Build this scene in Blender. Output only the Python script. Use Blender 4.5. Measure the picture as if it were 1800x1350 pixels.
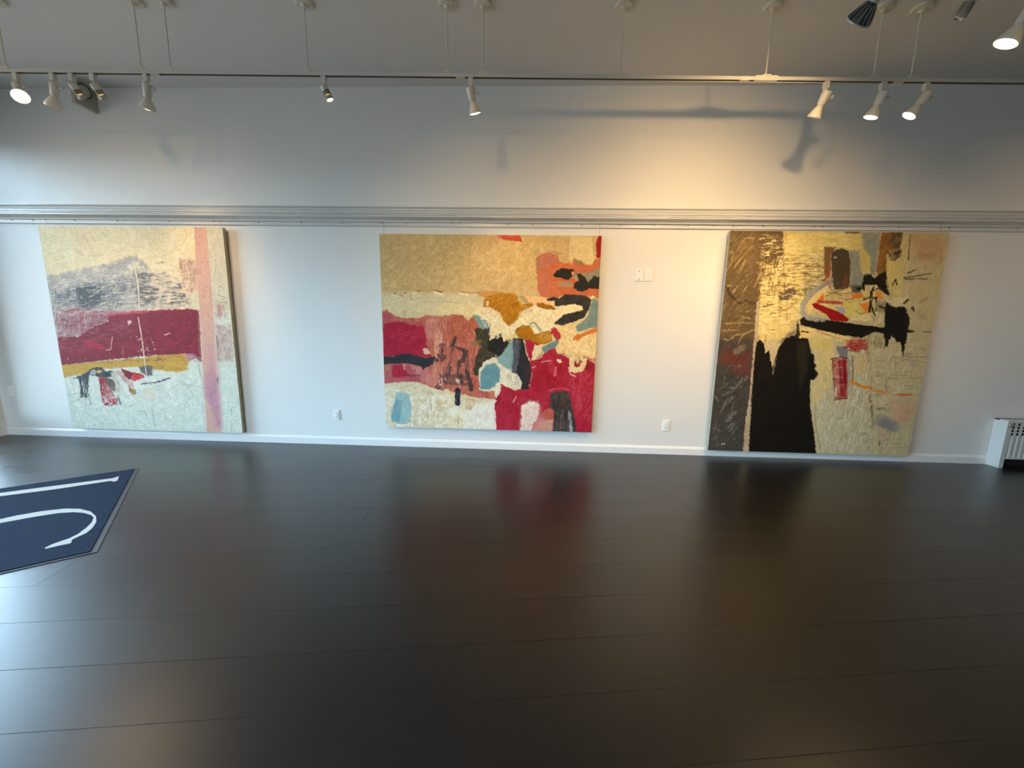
import bpy, bmesh, math, random
import numpy as np
from mathutils import Vector, Matrix
sc = bpy.context.scene
for _o in list(bpy.data.objects): bpy.data.objects.remove(_o)
PI = math.pi
# ------------------------------------------------------------------ camera, world, big lights, exposure
YAW, PITCH, ROLL, CAMH, FPX = 0.0375, 0.1589, 0.0179, 1.4574, 678.33
_f = Vector((-math.sin(YAW)*math.cos(PITCH), math.cos(YAW)*math.cos(PITCH), -math.sin(PITCH)))
_r0 = Vector((math.cos(YAW), math.sin(YAW), 0)); _u0 = _r0.cross(_f)
_r = math.cos(ROLL)*_r0 + math.sin(ROLL)*_u0; _u = -math.sin(ROLL)*_r0 + math.cos(ROLL)*_u0
cam = bpy.data.objects.new('camera', bpy.data.cameras.new('camera'))
cam.data.sensor_width = 36.0; cam.data.lens = FPX/1800*36; cam.data.clip_start = 0.05
M = Matrix((( _r.x, _u.x, -_f.x), (_r.y, _u.y, -_f.y), (_r.z, _u.z, -_f.z))).to_4x4()
M.translation = Vector((0, 0, CAMH)); cam.matrix_world = M
sc.collection.objects.link(cam); sc.camera = cam
SKY = 21.0; LAMP = 1.0
w = bpy.data.worlds.new('sky'); sc.world = w; w.use_nodes = True
nt = w.node_tree; nt.nodes.clear()
_o = nt.nodes.new('ShaderNodeOutputWorld'); _b = nt.nodes.new('ShaderNodeBackground'); _t = nt.nodes.new('ShaderNodeTexCoord')
_s = nt.nodes.new('ShaderNodeSeparateXYZ'); _c = nt.nodes.new('ShaderNodeValToRGB')
nt.links.new(_t.outputs['Generated'], _s.inputs[0]); nt.links.new(_s.outputs['Z'], _c.inputs[0]); nt.links.new(_c.outputs[0], _b.inputs[0]); nt.links.new(_b.outputs[0], _o.inputs[0])
_e = _c.color_ramp.elements; _e[0].position = 0.0; _e[0].color = (.135, .14, .145, 1); _e[1].position = 1.0; _e[1].color = (.36, .60, 1, 1)
_x = _e.new(.06); _x.color = (.62, .83, 1, 1)
_b.inputs[1].default_value = SKY
WY0, WY1, WZ0, WZ1, WX = -3.2, 4.16, 0.22, 3.34, -6.3
BX0, BX1, BZ0, BZ1, BY = -5.6, -2.6, 0.40, 2.6, -4.0
for _n, _sx, _sz, _loc, _rot in (('window_portal', WY1-WY0, WZ1-WZ0, (WX-.02, (WY0+WY1)/2, (WZ0+WZ1)/2), (PI/2, 0, -PI/2)), ('window_portal', BX1-BX0, BZ1-BZ0, ((BX0+BX1)/2, BY-.02, (BZ0+BZ1)/2), (PI/2, 0, PI))):
    pl = bpy.data.lights.new(_n, 'AREA'); pl.shape = 'RECTANGLE'; pl.size = _sx; pl.size_y = _sz; pl.cycles.is_portal = True
    po = bpy.data.objects.new(_n, pl); po.location = _loc; po.rotation_euler = _rot
    sc.collection.objects.link(po)
sc.view_settings.view_transform = 'Standard'; sc.view_settings.look = 'None'; sc.view_settings.gamma = 1.0
sc.view_settings.use_curve_mapping = False; sc.view_settings.exposure = -0.02
try:
    sc.cycles.max_bounces = 10; sc.cycles.diffuse_bounces = 6; sc.cycles.glossy_bounces = 4; sc.cycles.use_denoising = True
    sc.cycles.sample_clamp_indirect = 6.0; sc.cycles.caustics_reflective = False; sc.cycles.caustics_refractive = False
except Exception: pass

# ------------------------------------------------------------------ helpers
def srgb(c):
    return tuple(((v/255)/12.92 if v/255 <= .04045 else ((v/255+.055)/1.055)**2.4) for v in c)
def mat(name, color, rough=.5, metal=0, spec=.5, noise=None, bump=None, emis=None, coat=0):
    """procedural material: noise=(scale, second colour, amount), bump=(scale, strength, distance)"""
    m = bpy.data.materials.new(name); m.use_nodes = True; t = m.node_tree; b = t.nodes['Principled BSDF']
    b.inputs['Base Color'].default_value = (*color, 1); b.inputs['Roughness'].default_value = rough; b.inputs['Metallic'].default_value = metal
    b.inputs['Specular IOR Level'].default_value = spec; b.inputs['Coat Weight'].default_value = coat
    tc = t.nodes.new('ShaderNodeTexCoord')
    if noise:
        n = t.nodes.new('ShaderNodeTexNoise'); n.inputs['Scale'].default_value = noise[0]; n.inputs['Detail'].default_value = 4
        x = t.nodes.new('ShaderNodeMix'); x.data_type = 'RGBA'; r = t.nodes.new('ShaderNodeMath'); r.operation = 'MULTIPLY'; r.inputs[1].default_value = noise[2]
        t.links.new(tc.outputs['Object'], n.inputs['Vector']); t.links.new(n.outputs['Fac'], r.inputs[0]); t.links.new(r.outputs[0], x.inputs[0])
        x.inputs[6].default_value = (*color, 1); x.inputs[7].default_value = (*noise[1], 1); t.links.new(x.outputs[2], b.inputs['Base Color'])
    if bump:
        n = t.nodes.new('ShaderNodeTexNoise'); n.inputs['Scale'].default_value = bump[0]; n.inputs['Detail'].default_value = 3
        k = t.nodes.new('ShaderNodeBump'); k.inputs['Strength'].default_value = bump[1]; k.inputs['Distance'].default_value = bump[2]
        t.links.new(tc.outputs['Object'], n.inputs['Vector']); t.links.new(n.outputs['Fac'], k.inputs['Height']); t.links.new(k.outputs[0], b.inputs['Normal'])
    if emis:
        b.inputs['Emission Color'].default_value = (*emis[0], 1); b.inputs['Emission Strength'].default_value = emis[1]
    return m
def link(o, parent=None):
    sc.collection.objects.link(o)
    if parent: o.parent = parent
    return o
def obj(name, bm, m, parent=None, smooth=False, loc=None):
    me = bpy.data.meshes.new(name); bmesh.ops.recalc_face_normals(bm, faces=bm.faces); bm.to_mesh(me); bm.free()
    if smooth:
        for p in me.polygons: p.use_smooth = True
        try: me.set_sharp_from_angle(angle=math.radians(35))
        except Exception: pass
    for q in (m if isinstance(m, (list, tuple)) else [m]): me.materials.append(q)
    o = bpy.data.objects.new(name, me)
    if loc: o.location = loc
    return link(o, parent)
def thing(name, label, cat, loc=(0, 0, 0), rot=(0, 0, 0), group=None):
    o = bpy.data.objects.new(name, None); o.empty_display_size = .1; o.location = loc; o.rotation_euler = rot
    o['label'] = label; o['category'] = cat
    if group: o['group'] = group
    return link(o)
def struct(o, **k):
    o['kind'] = 'structure'
    return o
def box(bm, a, b, bevel=0):
    """axis aligned box between corners a and b"""
    vs = [bm.verts.new((x, y, z)) for x in (a[0], b[0]) for y in (a[1], b[1]) for z in (a[2], b[2])]
    fs = [bm.faces.new([vs[i] for i in q]) for q in ((0,1,3,2),(4,6,7,5),(0,4,5,1),(2,3,7,6),(0,2,6,4),(1,5,7,3))]
    if bevel:
        es = {e for f in fs for e in f.edges}
        bmesh.ops.bevel(bm, geom=list(es), offset=bevel, segments=2, affect='EDGES', profile=.5)
    return bm
def B(a, b, bevel=0): return box(bmesh.new(), a, b, bevel)
def lathe(bm, prof, n=24, mtx=None, cap=True):
    """surface of revolution about z; prof = [(r, z), ...]"""
    rings = []
    for r, z in prof:
        ring = []
        for i in range(n):
            v = Vector((r*math.cos(2*PI*i/n), r*math.sin(2*PI*i/n), z)); ring.append(bm.verts.new(mtx @ v if mtx else v))
        rings.append(ring)
    for a, b in zip(rings, rings[1:]):
        for i in range(n): bm.faces.new((a[i], a[(i+1) % n], b[(i+1) % n], b[i]))
    if cap: bm.faces.new(rings[0]); bm.faces.new(rings[-1])
    return bm
def tube(bm, pts, r, n=8):
    pts = [Vector(p) for p in pts]; rings = []
    for i, p in enumerate(pts):
        d = (pts[min(i+1, len(pts)-1)] - pts[max(i-1, 0)]).normalized(); q = d.to_track_quat('Z', 'Y').to_matrix()
        rings.append([bm.verts.new(p + q @ Vector((r*math.cos(2*PI*k/n), r*math.sin(2*PI*k/n), 0))) for k in range(n)])
    for a, b in zip(rings, rings[1:]):
        for k in range(n): bm.faces.new((a[k], a[(k+1) % n], b[(k+1) % n], b[k]))
    bm.faces.new(rings[0]); bm.faces.new(rings[-1]); return bm
def prism(bm, pts, z0, z1):
    """extrude a 2-D outline between two heights"""
    a = [bm.verts.new((x, y, z0)) for x, y in pts]; b = [bm.verts.new((x, y, z1)) for x, y in pts]
    bm.faces.new(a); bm.faces.new(b)
    for i in range(len(pts)): bm.faces.new((a[i], a[(i+1) % len(pts)], b[(i+1) % len(pts)], b[i]))
    return bm
def sweep_x(prof, x0, x1, bm=None):
    """closed (y, z) outline swept along x"""
    bm = bm or bmesh.new()
    a = [bm.verts.new((x0, y, z)) for y, z in prof]; b = [bm.verts.new((x1, y, z)) for y, z in prof]
    bm.faces.new(a); bm.faces.new(b)
    for i in range(len(prof)): bm.faces.new((a[i], a[(i+1) % len(prof)], b[(i+1) % len(prof)], b[i]))
    return bm
def clip_poly(poly, a, b, c):
    """keep the side a*x + b*y <= c"""
    out = []
    for i in range(len(poly)):
        p, q = poly[i], poly[(i+1) % len(poly)]; dp = a*p[0]+b*p[1]-c; dq = a*q[0]+b*q[1]-c
        if dp <= 0: out.append(p)
        if dp*dq < 0:
            t = dp/(dp-dq); out.append((p[0]+(q[0]-p[0])*t, p[1]+(q[1]-p[1])*t))
    return out

# ------------------------------------------------------------------ materials
WALLC = (.80, .80, .785)
m_wall = mat('wall_paint', WALLC, .55, noise=(1.3, (.76, .76, .75), .5), bump=(5, .25, .02))
m_ceil = mat('ceiling_paint', (.70, .68, .65), .7, bump=(6, .2, .01))
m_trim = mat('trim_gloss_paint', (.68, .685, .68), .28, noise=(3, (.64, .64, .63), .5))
m_base = mat('baseboard_paint', (.86, .86, .86), .3)
m_slab = mat('subfloor_black', (.006, .006, .006), .8)
m_white = mat('white_enamel', (.60, .59, .54), .35, noise=(20, (.54, .52, .45), .5))
m_white2 = mat('aged_white_plastic', (.66, .63, .52), .45, noise=(9, (.58, .54, .42), .6))
m_black = mat('black_shade_and_fin', (.012, .010, .010), .6)
m_plate = mat('white_switch_plate', (.90, .90, .88), .3)
m_knob = mat('grey_beige_knob', (.30, .29, .25), .5)
m_slot = mat('dark_slot', (.07, .07, .07), .6)
m_beige = mat('beige_plastic', (.42, .40, .33), .5, noise=(6, (.36, .34, .27), .6))
m_lens = mat('clear_lens', (.50, .49, .42), .2, coat=.4)
m_fin = mat('dark_heat_sink', (.03, .035, .05), .35, metal=.3)
m_rib = mat('ribbed_grey_metal', (.42, .38, .30), .35, metal=.5)
m_face = mat('lit_bulb_glass', (.9, .85, .75), .3, emis=((1, .86, .62), 14))
m_dim = mat('unlit_bulb_glass', (.75, .74, .68), .2)
m_glow = mat('glowing_vent', (.9, .7, .3), .3, emis=((1, .68, .28), 1.6))
m_bulb = mat('frosted_bulb_body', (.62, .60, .54), .3)
m_steel = mat('steel_screw', (.12, .12, .12), .4, metal=.8)
m_wire = mat('thin_steel_wire', (.25, .25, .25), .4, metal=.8)
m_canvas_edge = mat('raw_canvas_edge', (.50, .44, .28), .8, noise=(14, (.34, .29, .17), .9))
m_canvas_edge2 = mat('pale_canvas_edge', (.52, .46, .34), .8, noise=(14, (.25, .22, .16), .8))
m_carpet = mat('navy_pile', srgb((42, 54, 74)), .95, spec=.1, noise=(9, srgb((26, 36, 56)), .9), bump=(420, .7, .003))
m_rubber = mat('grey_rubber', (.055, .055, .055), .6)
m_letter = mat('white_pile', (.62, .62, .57), .9, spec=.1, bump=(420, .5, .002))
m_glass = bpy.data.materials.new('window_glass'); m_glass.use_nodes = True
_t = m_glass.node_tree; _t.nodes.clear(); _o = _t.nodes.new('ShaderNodeOutputMaterial'); _m = _t.nodes.new('ShaderNodeMixShader'); _a = _t.nodes.new('ShaderNodeBsdfTransparent'); _g = _t.nodes.new('ShaderNodeBsdfGlossy'); _l = _t.nodes.new('ShaderNodeFresnel')
_g.inputs['Roughness'].default_value = 0; _l.inputs[0].default_value = 1.45; _a.inputs[0].default_value = (.93, .96, .95, 1)
_t.links.new(_l.outputs[0], _m.inputs[0]); _t.links.new(_a.outputs[0], _m.inputs[1]); _t.links.new(_g.outputs[0], _m.inputs[2]); _t.links.new(_m.outputs[0], _o.inputs[0])
def wood_material():
    m = bpy.data.materials.new('ebony_stained_wood'); m.use_nodes = True; t = m.node_tree; b = t.nodes['Principled BSDF']; N = t.nodes.new; L = t.links.new
    tc = N('ShaderNodeTexCoord'); oi = N('ShaderNodeObjectInfo'); mp = N('ShaderNodeMapping'); mp.inputs['Rotation'].default_value = (0, 0, -math.radians(7.3)); mp.inputs['Scale'].default_value = (1.2, 26, 1)
    ad = N('ShaderNodeVectorMath'); ad.operation = 'ADD'; cx = N('ShaderNodeCombineXYZ'); mu = N('ShaderNodeMath'); mu.operation = 'MULTIPLY'; mu.inputs[1].default_value = 37
    L(oi.outputs['Random'], mu.inputs[0]); L(mu.outputs[0], cx.inputs[0]); L(mu.outputs[0], cx.inputs[1]); L(tc.outputs['Object'], mp.inputs['Vector']); L(mp.outputs[0], ad.inputs[0]); L(cx.outputs[0], ad.inputs[1])
    n1 = N('ShaderNodeTexNoise'); n1.inputs['Scale'].default_value = 1.6; n1.inputs['Detail'].default_value = 6; L(ad.outputs[0], n1.inputs['Vector'])
    cr = N('ShaderNodeValToRGB'); e = cr.color_ramp.elements; e[0].position = .3; e[0].color = (.0026, .0022, .0019, 1); e[1].position = .75; e[1].color = (.0068, .0055, .0046, 1); L(n1.outputs['Fac'], cr.inputs[0])
    # worn scuffs: sparse thin pale marks
    n2 = N('ShaderNodeTexNoise'); n2.inputs['Scale'].default_value = 2.6; n2.inputs['Detail'].default_value = 8; n2.inputs['Roughness'].default_value = .62; L(ad.outputs[0], n2.inputs['Vector'])
    c2 = N('ShaderNodeValToRGB'); e = c2.color_ramp.elements; e[0].position = .74; e[0].color = (0, 0, 0, 1); e[1].position = .80; e[1].color = (1, 1, 1, 1); L(n2.outputs['Fac'], c2.inputs[0])
    mx = N('ShaderNodeMix'); mx.data_type = 'RGBA'; L(c2.outputs[0], mx.inputs[0]); L(cr.outputs[0], mx.inputs[6]); mx.inputs[7].default_value = (.06, .05, .042, 1); L(mx.outputs[2], b.inputs['Base Color'])
    n3 = N('ShaderNodeTexNoise'); n3.inputs['Scale'].default_value = 2.2; n3.inputs['Detail'].default_value = 3; L(tc.outputs['Object'], n3.inputs['Vector'])
    mr = N('ShaderNodeMapRange'); mr.inputs['To Min'].default_value = .30; mr.inputs['To Max'].default_value = .38; L(n3.outputs['Fac'], mr.inputs['Value'])
    a2 = N('ShaderNodeMath'); a2.operation = 'MULTIPLY_ADD'; a2.inputs[1].default_value = .05; L(oi.outputs['Random'], a2.inputs[0]); L(mr.outputs[0], a2.inputs[2]); L(a2.outputs[0], b.inputs['Roughness'])
    bp = N('ShaderNodeBump'); bp.inputs['Strength'].default_value = .15; bp.inputs['Distance'].default_value = .001; L(n1.outputs['Fac'], bp.inputs['Height']); L(bp.outputs[0], b.inputs['Normal'])
    b.inputs['Specular IOR Level'].default_value = .36; b.inputs['Coat Weight'].default_value = .55; b.inputs['Coat Roughness'].default_value = .32
    return m
m_wood = wood_material()

# ------------------------------------------------------------------ room shell
XL, XR, YB, YF, ZC = -6.3, 8.2, -4.0, 4.3, 3.80
T = .2
struct(obj('floor', B((XL-T, YB-T, -.12), (XR+T, YF+T, -.018)), m_slab))
FLOOR = bpy.data.objects['floor']
TH = math.radians(7.3); ct, st = math.cos(TH), math.sin(TH); PW = .272; rng = random.Random(4)
def board(u0, u1, v0, v1, idx):
    g = rng.choice((.0001, .0002, .0004)) + (.0006 if idx % 4 == 1 else 0); q = [(u0+g, v0+g), (u1-g, v0+g), (u1-g, v1-g), (u0+g, v1-g)]
    p = [(u*ct - v*st, u*st + v*ct) for u, v in q]
    for a, b, c in ((1, 0, XR), (-1, 0, -XL), (0, 1, YF), (0, -1, -YB)):
        p = clip_poly(p, a, b, c)
        if len(p) < 3: return
    cx = sum(x for x, y in p)/len(p); cy = sum(y for x, y in p)/len(p); s = .0008; zt = rng.uniform(-.00008, 0)
    bm = bmesh.new(); lo = [bm.verts.new((x, y, -.018)) for x, y in p]; mi = [bm.verts.new((x, y, zt-.0003)) for x, y in p]
    tp = []
    for i in range(len(p)):
        a, o, c = Vector(p[i-1]), Vector(p[i]), Vector(p[(i+1) % len(p)]); d1 = (a-o); d2 = (c-o)
        if d1.length < .006 or d2.length < .006: bm.free(); return
        d = d1.normalized()*s + d2.normalized()*s; tp.append(bm.verts.new((o.x+d.x, o.y+d.y, zt)))
    n = len(p); bm.faces.new(tp)
    for i in range(n):
        j = (i+1) % n; bm.faces.new((lo[i], lo[j], mi[j], mi[i])); bm.faces.new((mi[i], mi[j], tp[j], tp[i]))
    obj('plank', bm, m_wood, FLOOR)
k0 = int(math.floor((-5.2-1.29)/PW)); r = k0
JO = {}  # end joints measured in the photograph, per row
while 1.29 + r*PW < 5.6:
    v0 = 1.29 + r*PW
    if v0 > -5.2:
        u = -7.5 + rng.uniform(-2.6, 0)
        while u < 9.2:
            L_ = rng.uniform(2.6, 4.2); board(u, u+L_, v0, v0+PW, r); u += L_
    r += 1
struct(obj('ceiling', B((XL-T, YB-T, ZC), (XR+T, YF+T, ZC+.15)), m_ceil))
struct(obj('wall_far', B((XL-T, YF, -.12), (XR+T, YF+T, ZC)), m_wall))
bm = bmesh.new(); box(bm, (XL-T, YB-T, -.12), (BX0, YB, ZC)); box(bm, (BX1, YB-T, -.12), (XR+T, YB, ZC)); box(bm, (BX0, YB-T, -.12), (BX1, YB, BZ0)); box(bm, (BX0, YB-T, BZ1), (BX1, YB, ZC))
struct(obj('wall_behind_camera', bm, m_wall))
w2 = struct(obj('added_window', B((BX0, YB-.14, BZ0), (BX1, YB-.02, BZ0+.06)), m_trim))  # unseen window, added and sized to throw frontal daylight on the far wall
obj('window_head', B((BX0, YB-.14, BZ1-.06), (BX1, YB-.02, BZ1)), m_trim, w2); pw2 = (BX1-BX0)/4  # head of the added, unseen window
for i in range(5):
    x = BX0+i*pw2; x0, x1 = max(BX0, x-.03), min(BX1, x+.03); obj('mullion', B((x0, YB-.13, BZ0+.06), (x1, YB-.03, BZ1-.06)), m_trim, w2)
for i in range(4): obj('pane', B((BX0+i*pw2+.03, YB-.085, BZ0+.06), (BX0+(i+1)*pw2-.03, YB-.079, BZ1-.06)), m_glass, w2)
struct(obj('wall_right', B((XR, YB, -.12), (XR+T, YF, ZC)), m_wall))
bm = bmesh.new(); box(bm, (XL-T, WY1, -.12), (XL, YF, ZC)); box(bm, (XL-T, YB, -.12), (XL, WY0, ZC)); box(bm, (XL-T, WY0, -.12), (XL, WY1, WZ0)); box(bm, (XL-T, WY0, WZ1), (XL, WY1, ZC))
struct(obj('wall_left', bm, m_wall))
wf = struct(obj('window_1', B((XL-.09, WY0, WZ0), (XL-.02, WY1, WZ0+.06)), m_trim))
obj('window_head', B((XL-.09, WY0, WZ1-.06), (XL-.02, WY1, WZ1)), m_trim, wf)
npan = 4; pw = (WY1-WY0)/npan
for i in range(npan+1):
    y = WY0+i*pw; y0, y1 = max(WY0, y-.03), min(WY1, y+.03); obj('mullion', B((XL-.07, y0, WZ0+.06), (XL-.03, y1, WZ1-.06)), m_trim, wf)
for i in range(npan): obj('pane', B((XL-.055, WY0+i*pw+.03, WZ0+.06), (XL-.049, WY0+(i+1)*pw-.03, WZ1-.06)), m_glass, wf)
# baseboards
bp = [(4.3, 0), (4.284, 0), (4.284, .072), (4.287, .076), (4.289, .082), (4.293, .090), (4.3, .092)]
struct(obj('baseboard_far', sweep_x(bp, XL, 5.10), m_base))
bm = bmesh.new(); box(bm, (XL, WY1, 0), (XL+.022, 4.284, .125)); box(bm, (XL, WY1, .125), (XL+.014, 4.284, .142)); box(bm, (XL, YB, 0), (XL+.022, WY1, .125)); box(bm, (XL, YB, .125), (XL+.014, WY1, .142))
struct(obj('baseboard_left', bm, m_base))
struct(obj('baseboard_right', B((XR-.016, YB, 0), (XR, YF, .092)), m_base))
# picture rail moulding with the flat hanging board under it
R_ = [(0, 2.640), (.026, 2.640), (.028, 2.632), (.014, 2.622), (.012, 2.612), (.022, 2.604), (.034, 2.592), (.041, 2.576), (.042, 2.566), (.034, 2.562), (.034, 2.556), (.046, 2.553), (.048, 2.546), (.042, 2.542), (.042, 2.537), (.056, 2.533), (.057, 2.524), (.048, 2.516), (.034, 2.508), (.026, 2.498), (.024, 2.486), (0, 2.486)]
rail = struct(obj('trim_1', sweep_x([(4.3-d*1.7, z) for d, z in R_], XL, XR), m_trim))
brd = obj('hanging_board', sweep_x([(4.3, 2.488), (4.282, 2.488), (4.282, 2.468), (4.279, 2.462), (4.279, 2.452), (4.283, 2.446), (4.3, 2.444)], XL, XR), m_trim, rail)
for x in (-5.74, -5.49, -5.01, -4.52, -4.44, -3.93, -3.44, -2.93, -2.46, -2.02, -1.59, -1.33, -.82, -.74, -.23, .03, .54, .94, 1.29, 1.64, 1.9, 2.4, 2.91, 2.99, 3.5, 3.75, 4.24, 4.9, 5.4):
    bm = lathe(bmesh.new(), [(.005, 0), (.005, .003), (.002, .005)], 10, Matrix.Translation((x, 4.2815, 2.476)) @ Matrix.Rotation(PI/2, 4, 'X')); obj('screw', bm, m_steel, brd)
# ------------------------------------------------------------------ paint engine: fills a colour grid that becomes a real relief surface
_TB = np.random.RandomState(7).rand(512, 512).astype(np.float32)
def vn(x, y, s=0):
    x = x + s*17.31 + 300; y = y + s*9.77 + 300; xi = np.floor(x).astype(np.int32); yi = np.floor(y).astype(np.int32); fx = x-xi; fy = y-yi
    fx = fx*fx*(3-2*fx); fy = fy*fy*(3-2*fy); a = _TB[yi & 511, xi & 511]; b = _TB[yi & 511, (xi+1) & 511]; c = _TB[(yi+1) & 511, xi & 511]; d = _TB[(yi+1) & 511, (xi+1) & 511]
    return (a*(1-fx)+b*fx)*(1-fy)+(c*(1-fx)+d*fx)*fy
def fb(x, y, s=0): return .5*vn(x, y, s)+.3*vn(x*2.1, y*2.1, s+3)+.2*vn(x*4.3, y*4.3, s+5)
def streak(X, Y, ang, s, ln=6.5, wd=.6):
    a = math.radians(-ang); u = X*math.cos(a)+Y*math.sin(a); v = -X*math.sin(a)+Y*math.cos(a); v = v+2.6*fb(u/11, v/11, s+9)+.5*vn(u/3, v/3, s+11)
    f = .5*vn(u/ln, v/wd, s)+.28*vn(u/(ln*.5), v/(wd*.45), s+2)+.22*vn(u/(ln*2), v/(wd*3), s+4)
    return np.clip((f-.5)*1.9+.5, 0, 1)
def sdf(px, X, Y):
    n = len(px); d = np.full(X.shape, 1e9, np.float32); ins = np.zeros(X.shape, bool)
    for i in range(n):
        ax, ay = px[i]; bx, by = px[(i+1) % n]; ex, ey = bx-ax, by-ay; t = np.clip(((X-ax)*ex+(Y-ay)*ey)/(ex*ex+ey*ey+1e-9), 0, 1)
        d = np.minimum(d, (X-ax-t*ex)**2+(Y-ay-t*ey)**2)
        if ay != by: ins ^= ((ay > Y) != (by > Y)) & (X < ex*(Y-ay)/(by-ay)+ax)
    d = np.sqrt(d); return np.where(ins, d, -d)
def paint(ops, W, H, cell):
    nx, ny = int(W/cell)+1, int(H/cell)+1; xs = np.linspace(0, W, nx, dtype=np.float32); ys = np.linspace(0, H, ny, dtype=np.float32)
    C = np.zeros((ny, nx, 3), np.float32)+.6; Z = np.zeros((ny, nx), np.float32)
    for k, (t, p, c, o) in enumerate(ops):
        P = np.array(p, np.float32).reshape(-1, 2); e = o.get('e', .4); s = max(o.get('s', .25), .2); wd = o.get('w', 0)*.5; pad = e*2+s+wd+.6
        x0, x1 = np.searchsorted(xs, [P[:, 0].min()-pad, P[:, 0].max()+pad]); y0, y1 = np.searchsorted(ys, [P[:, 1].min()-pad, P[:, 1].max()+pad])
        if x1 <= x0 or y1 <= y0: continue
        X, Y = np.meshgrid(xs[x0:x1], ys[y0:y1]); ang = o.get('a', 0); col = np.array(srgb(c), np.float32)
        if t == 'D':
            rr = random.Random(k); xa, ya = P.min(0); xb, yb = P.max(0); m = np.zeros(X.shape, np.float32)
            for _ in range(o['n']):
                qx, qy = rr.uniform(xa, xb), rr.uniform(ya, yb); R1 = o.get('r', .5)*rr.uniform(.4, 1.2)
                m = np.maximum(m, np.clip(1.5-np.sqrt((X-qx)**2+((Y-qy)*rr.uniform(.4, 1))**2)/R1, 0, 1))
            cc = col[None, None]; th = .5
        else:
            fs = 2.2 if e < 1 else 3.6
            wx = X+(fb(X/fs, Y/fs, k)-.5)*3.2*e+(vn(X/.7, Y/.7, k+7)-.5)*.7*min(e, 1); wy = Y+(fb(X/fs, Y/fs, k+50)-.5)*3.2*e+(vn(X/.7, Y/.7, k+8)-.5)*.7*min(e, 1)
            if t == 'F':
                d = sdf(P, wx, wy); m = np.clip(d/(2*s)+.5, 0, 1)
                if 'q' in o: m = m*(np.clip((fb(X/o['cl'], Y/o['cl'], k)-o['q'])*o.get('k', 9), 0, 1) if 'cl' in o else np.clip((streak(X, Y, ang, k, 6, .6)-o['q']-.5*(fb(X/7, Y/7, k+80)-.5))*6, 0, 1))
            else:
                d = np.full(X.shape, 1e9, np.float32)
                for (ax, ay), (bx, by) in zip(P, P[1:]):
                    ex, ey = bx-ax, by-ay; tt = np.clip(((wx-ax)*ex+(wy-ay)*ey)/(ex*ex+ey*ey+1e-9), 0, 1); d = np.minimum(d, np.hypot(wx-ax-tt*ex, wy-ay-tt*ey))
                m = np.clip((wd+.12-d)/(2*min(s, .3))+.5, 0, 1)
                if 'dry' in o:
                    dx, dy = P[-1]-P[0]; m = m*np.clip((streak(X, Y, -math.degrees(math.atan2(dy, dx)), k, 6, .5)-o['dry'])*5+.4, 0, 1)
            cc = col[None, None]
            if 'm' in o:
                f = np.clip((.55*streak(X, Y, ang, k+20)+.45*np.clip((fb(X/5, Y/5, k+60)-.5)*2.6+.5, 0, 1)-.25)*1.9, 0, 1)[..., None]*o['m'][1]; cc = cc*(1-f)+np.array(srgb(o['m'][0]), np.float32)*f
            g = .5*streak(X, Y, ang, k+31, 3.5, .45)+.5*np.clip((fb(X/1.1, Y/1.1, k+70)-.5)*2.4+.5, 0, 1); cc = cc*(.83+.32*g[..., None]); th = .25+.9*g*o.get('t', .35)
        m = m*o.get('o', 1); mm = m[..., None]; C[y0:y1, x0:x1] = C[y0:y1, x0:x1]*(1-mm)+cc*mm; Z[y0:y1, x0:x1] = Z[y0:y1, x0:x1]*(1-.6*m)+m*th
    return xs, ys, C, Z
m_paint = bpy.data.materials.new('oil_paint'); m_paint.use_nodes = True
_t = m_paint.node_tree; _b = _t.nodes['Principled BSDF']; _a = _t.nodes.new('ShaderNodeVertexColor'); _a.layer_name = 'paint'; _n = _t.nodes.new('ShaderNodeTexNoise'); _n.inputs['Scale'].default_value = 60; _n.inputs['Detail'].default_value = 5
_h = _t.nodes.new('ShaderNodeHueSaturation'); _q = _t.nodes.new('ShaderNodeMapRange'); _q.inputs['To Min'].default_value = .92; _q.inputs['To Max'].default_value = 1.08; _c = _t.nodes.new('ShaderNodeTexCoord')
_t.links.new(_c.outputs['Object'], _n.inputs['Vector']); _t.links.new(_n.outputs['Fac'], _q.inputs['Value']); _t.links.new(_q.outputs[0], _h.inputs['Value']); _t.links.new(_a.outputs['Color'], _h.inputs['Color']); _t.links.new(_h.outputs[0], _b.inputs['Base Color'])
_b.inputs['Roughness'].default_value = .6; _b.inputs['Specular IOR Level'].default_value = .2
_k = _t.nodes.new('ShaderNodeBump'); _k.inputs['Strength'].default_value = .3; _k.inputs['Distance'].default_value = .002; _t.links.new(_n.outputs['Fac'], _k.inputs['Height']); _t.links.new(_k.outputs[0], _b.inputs['Normal'])
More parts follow.
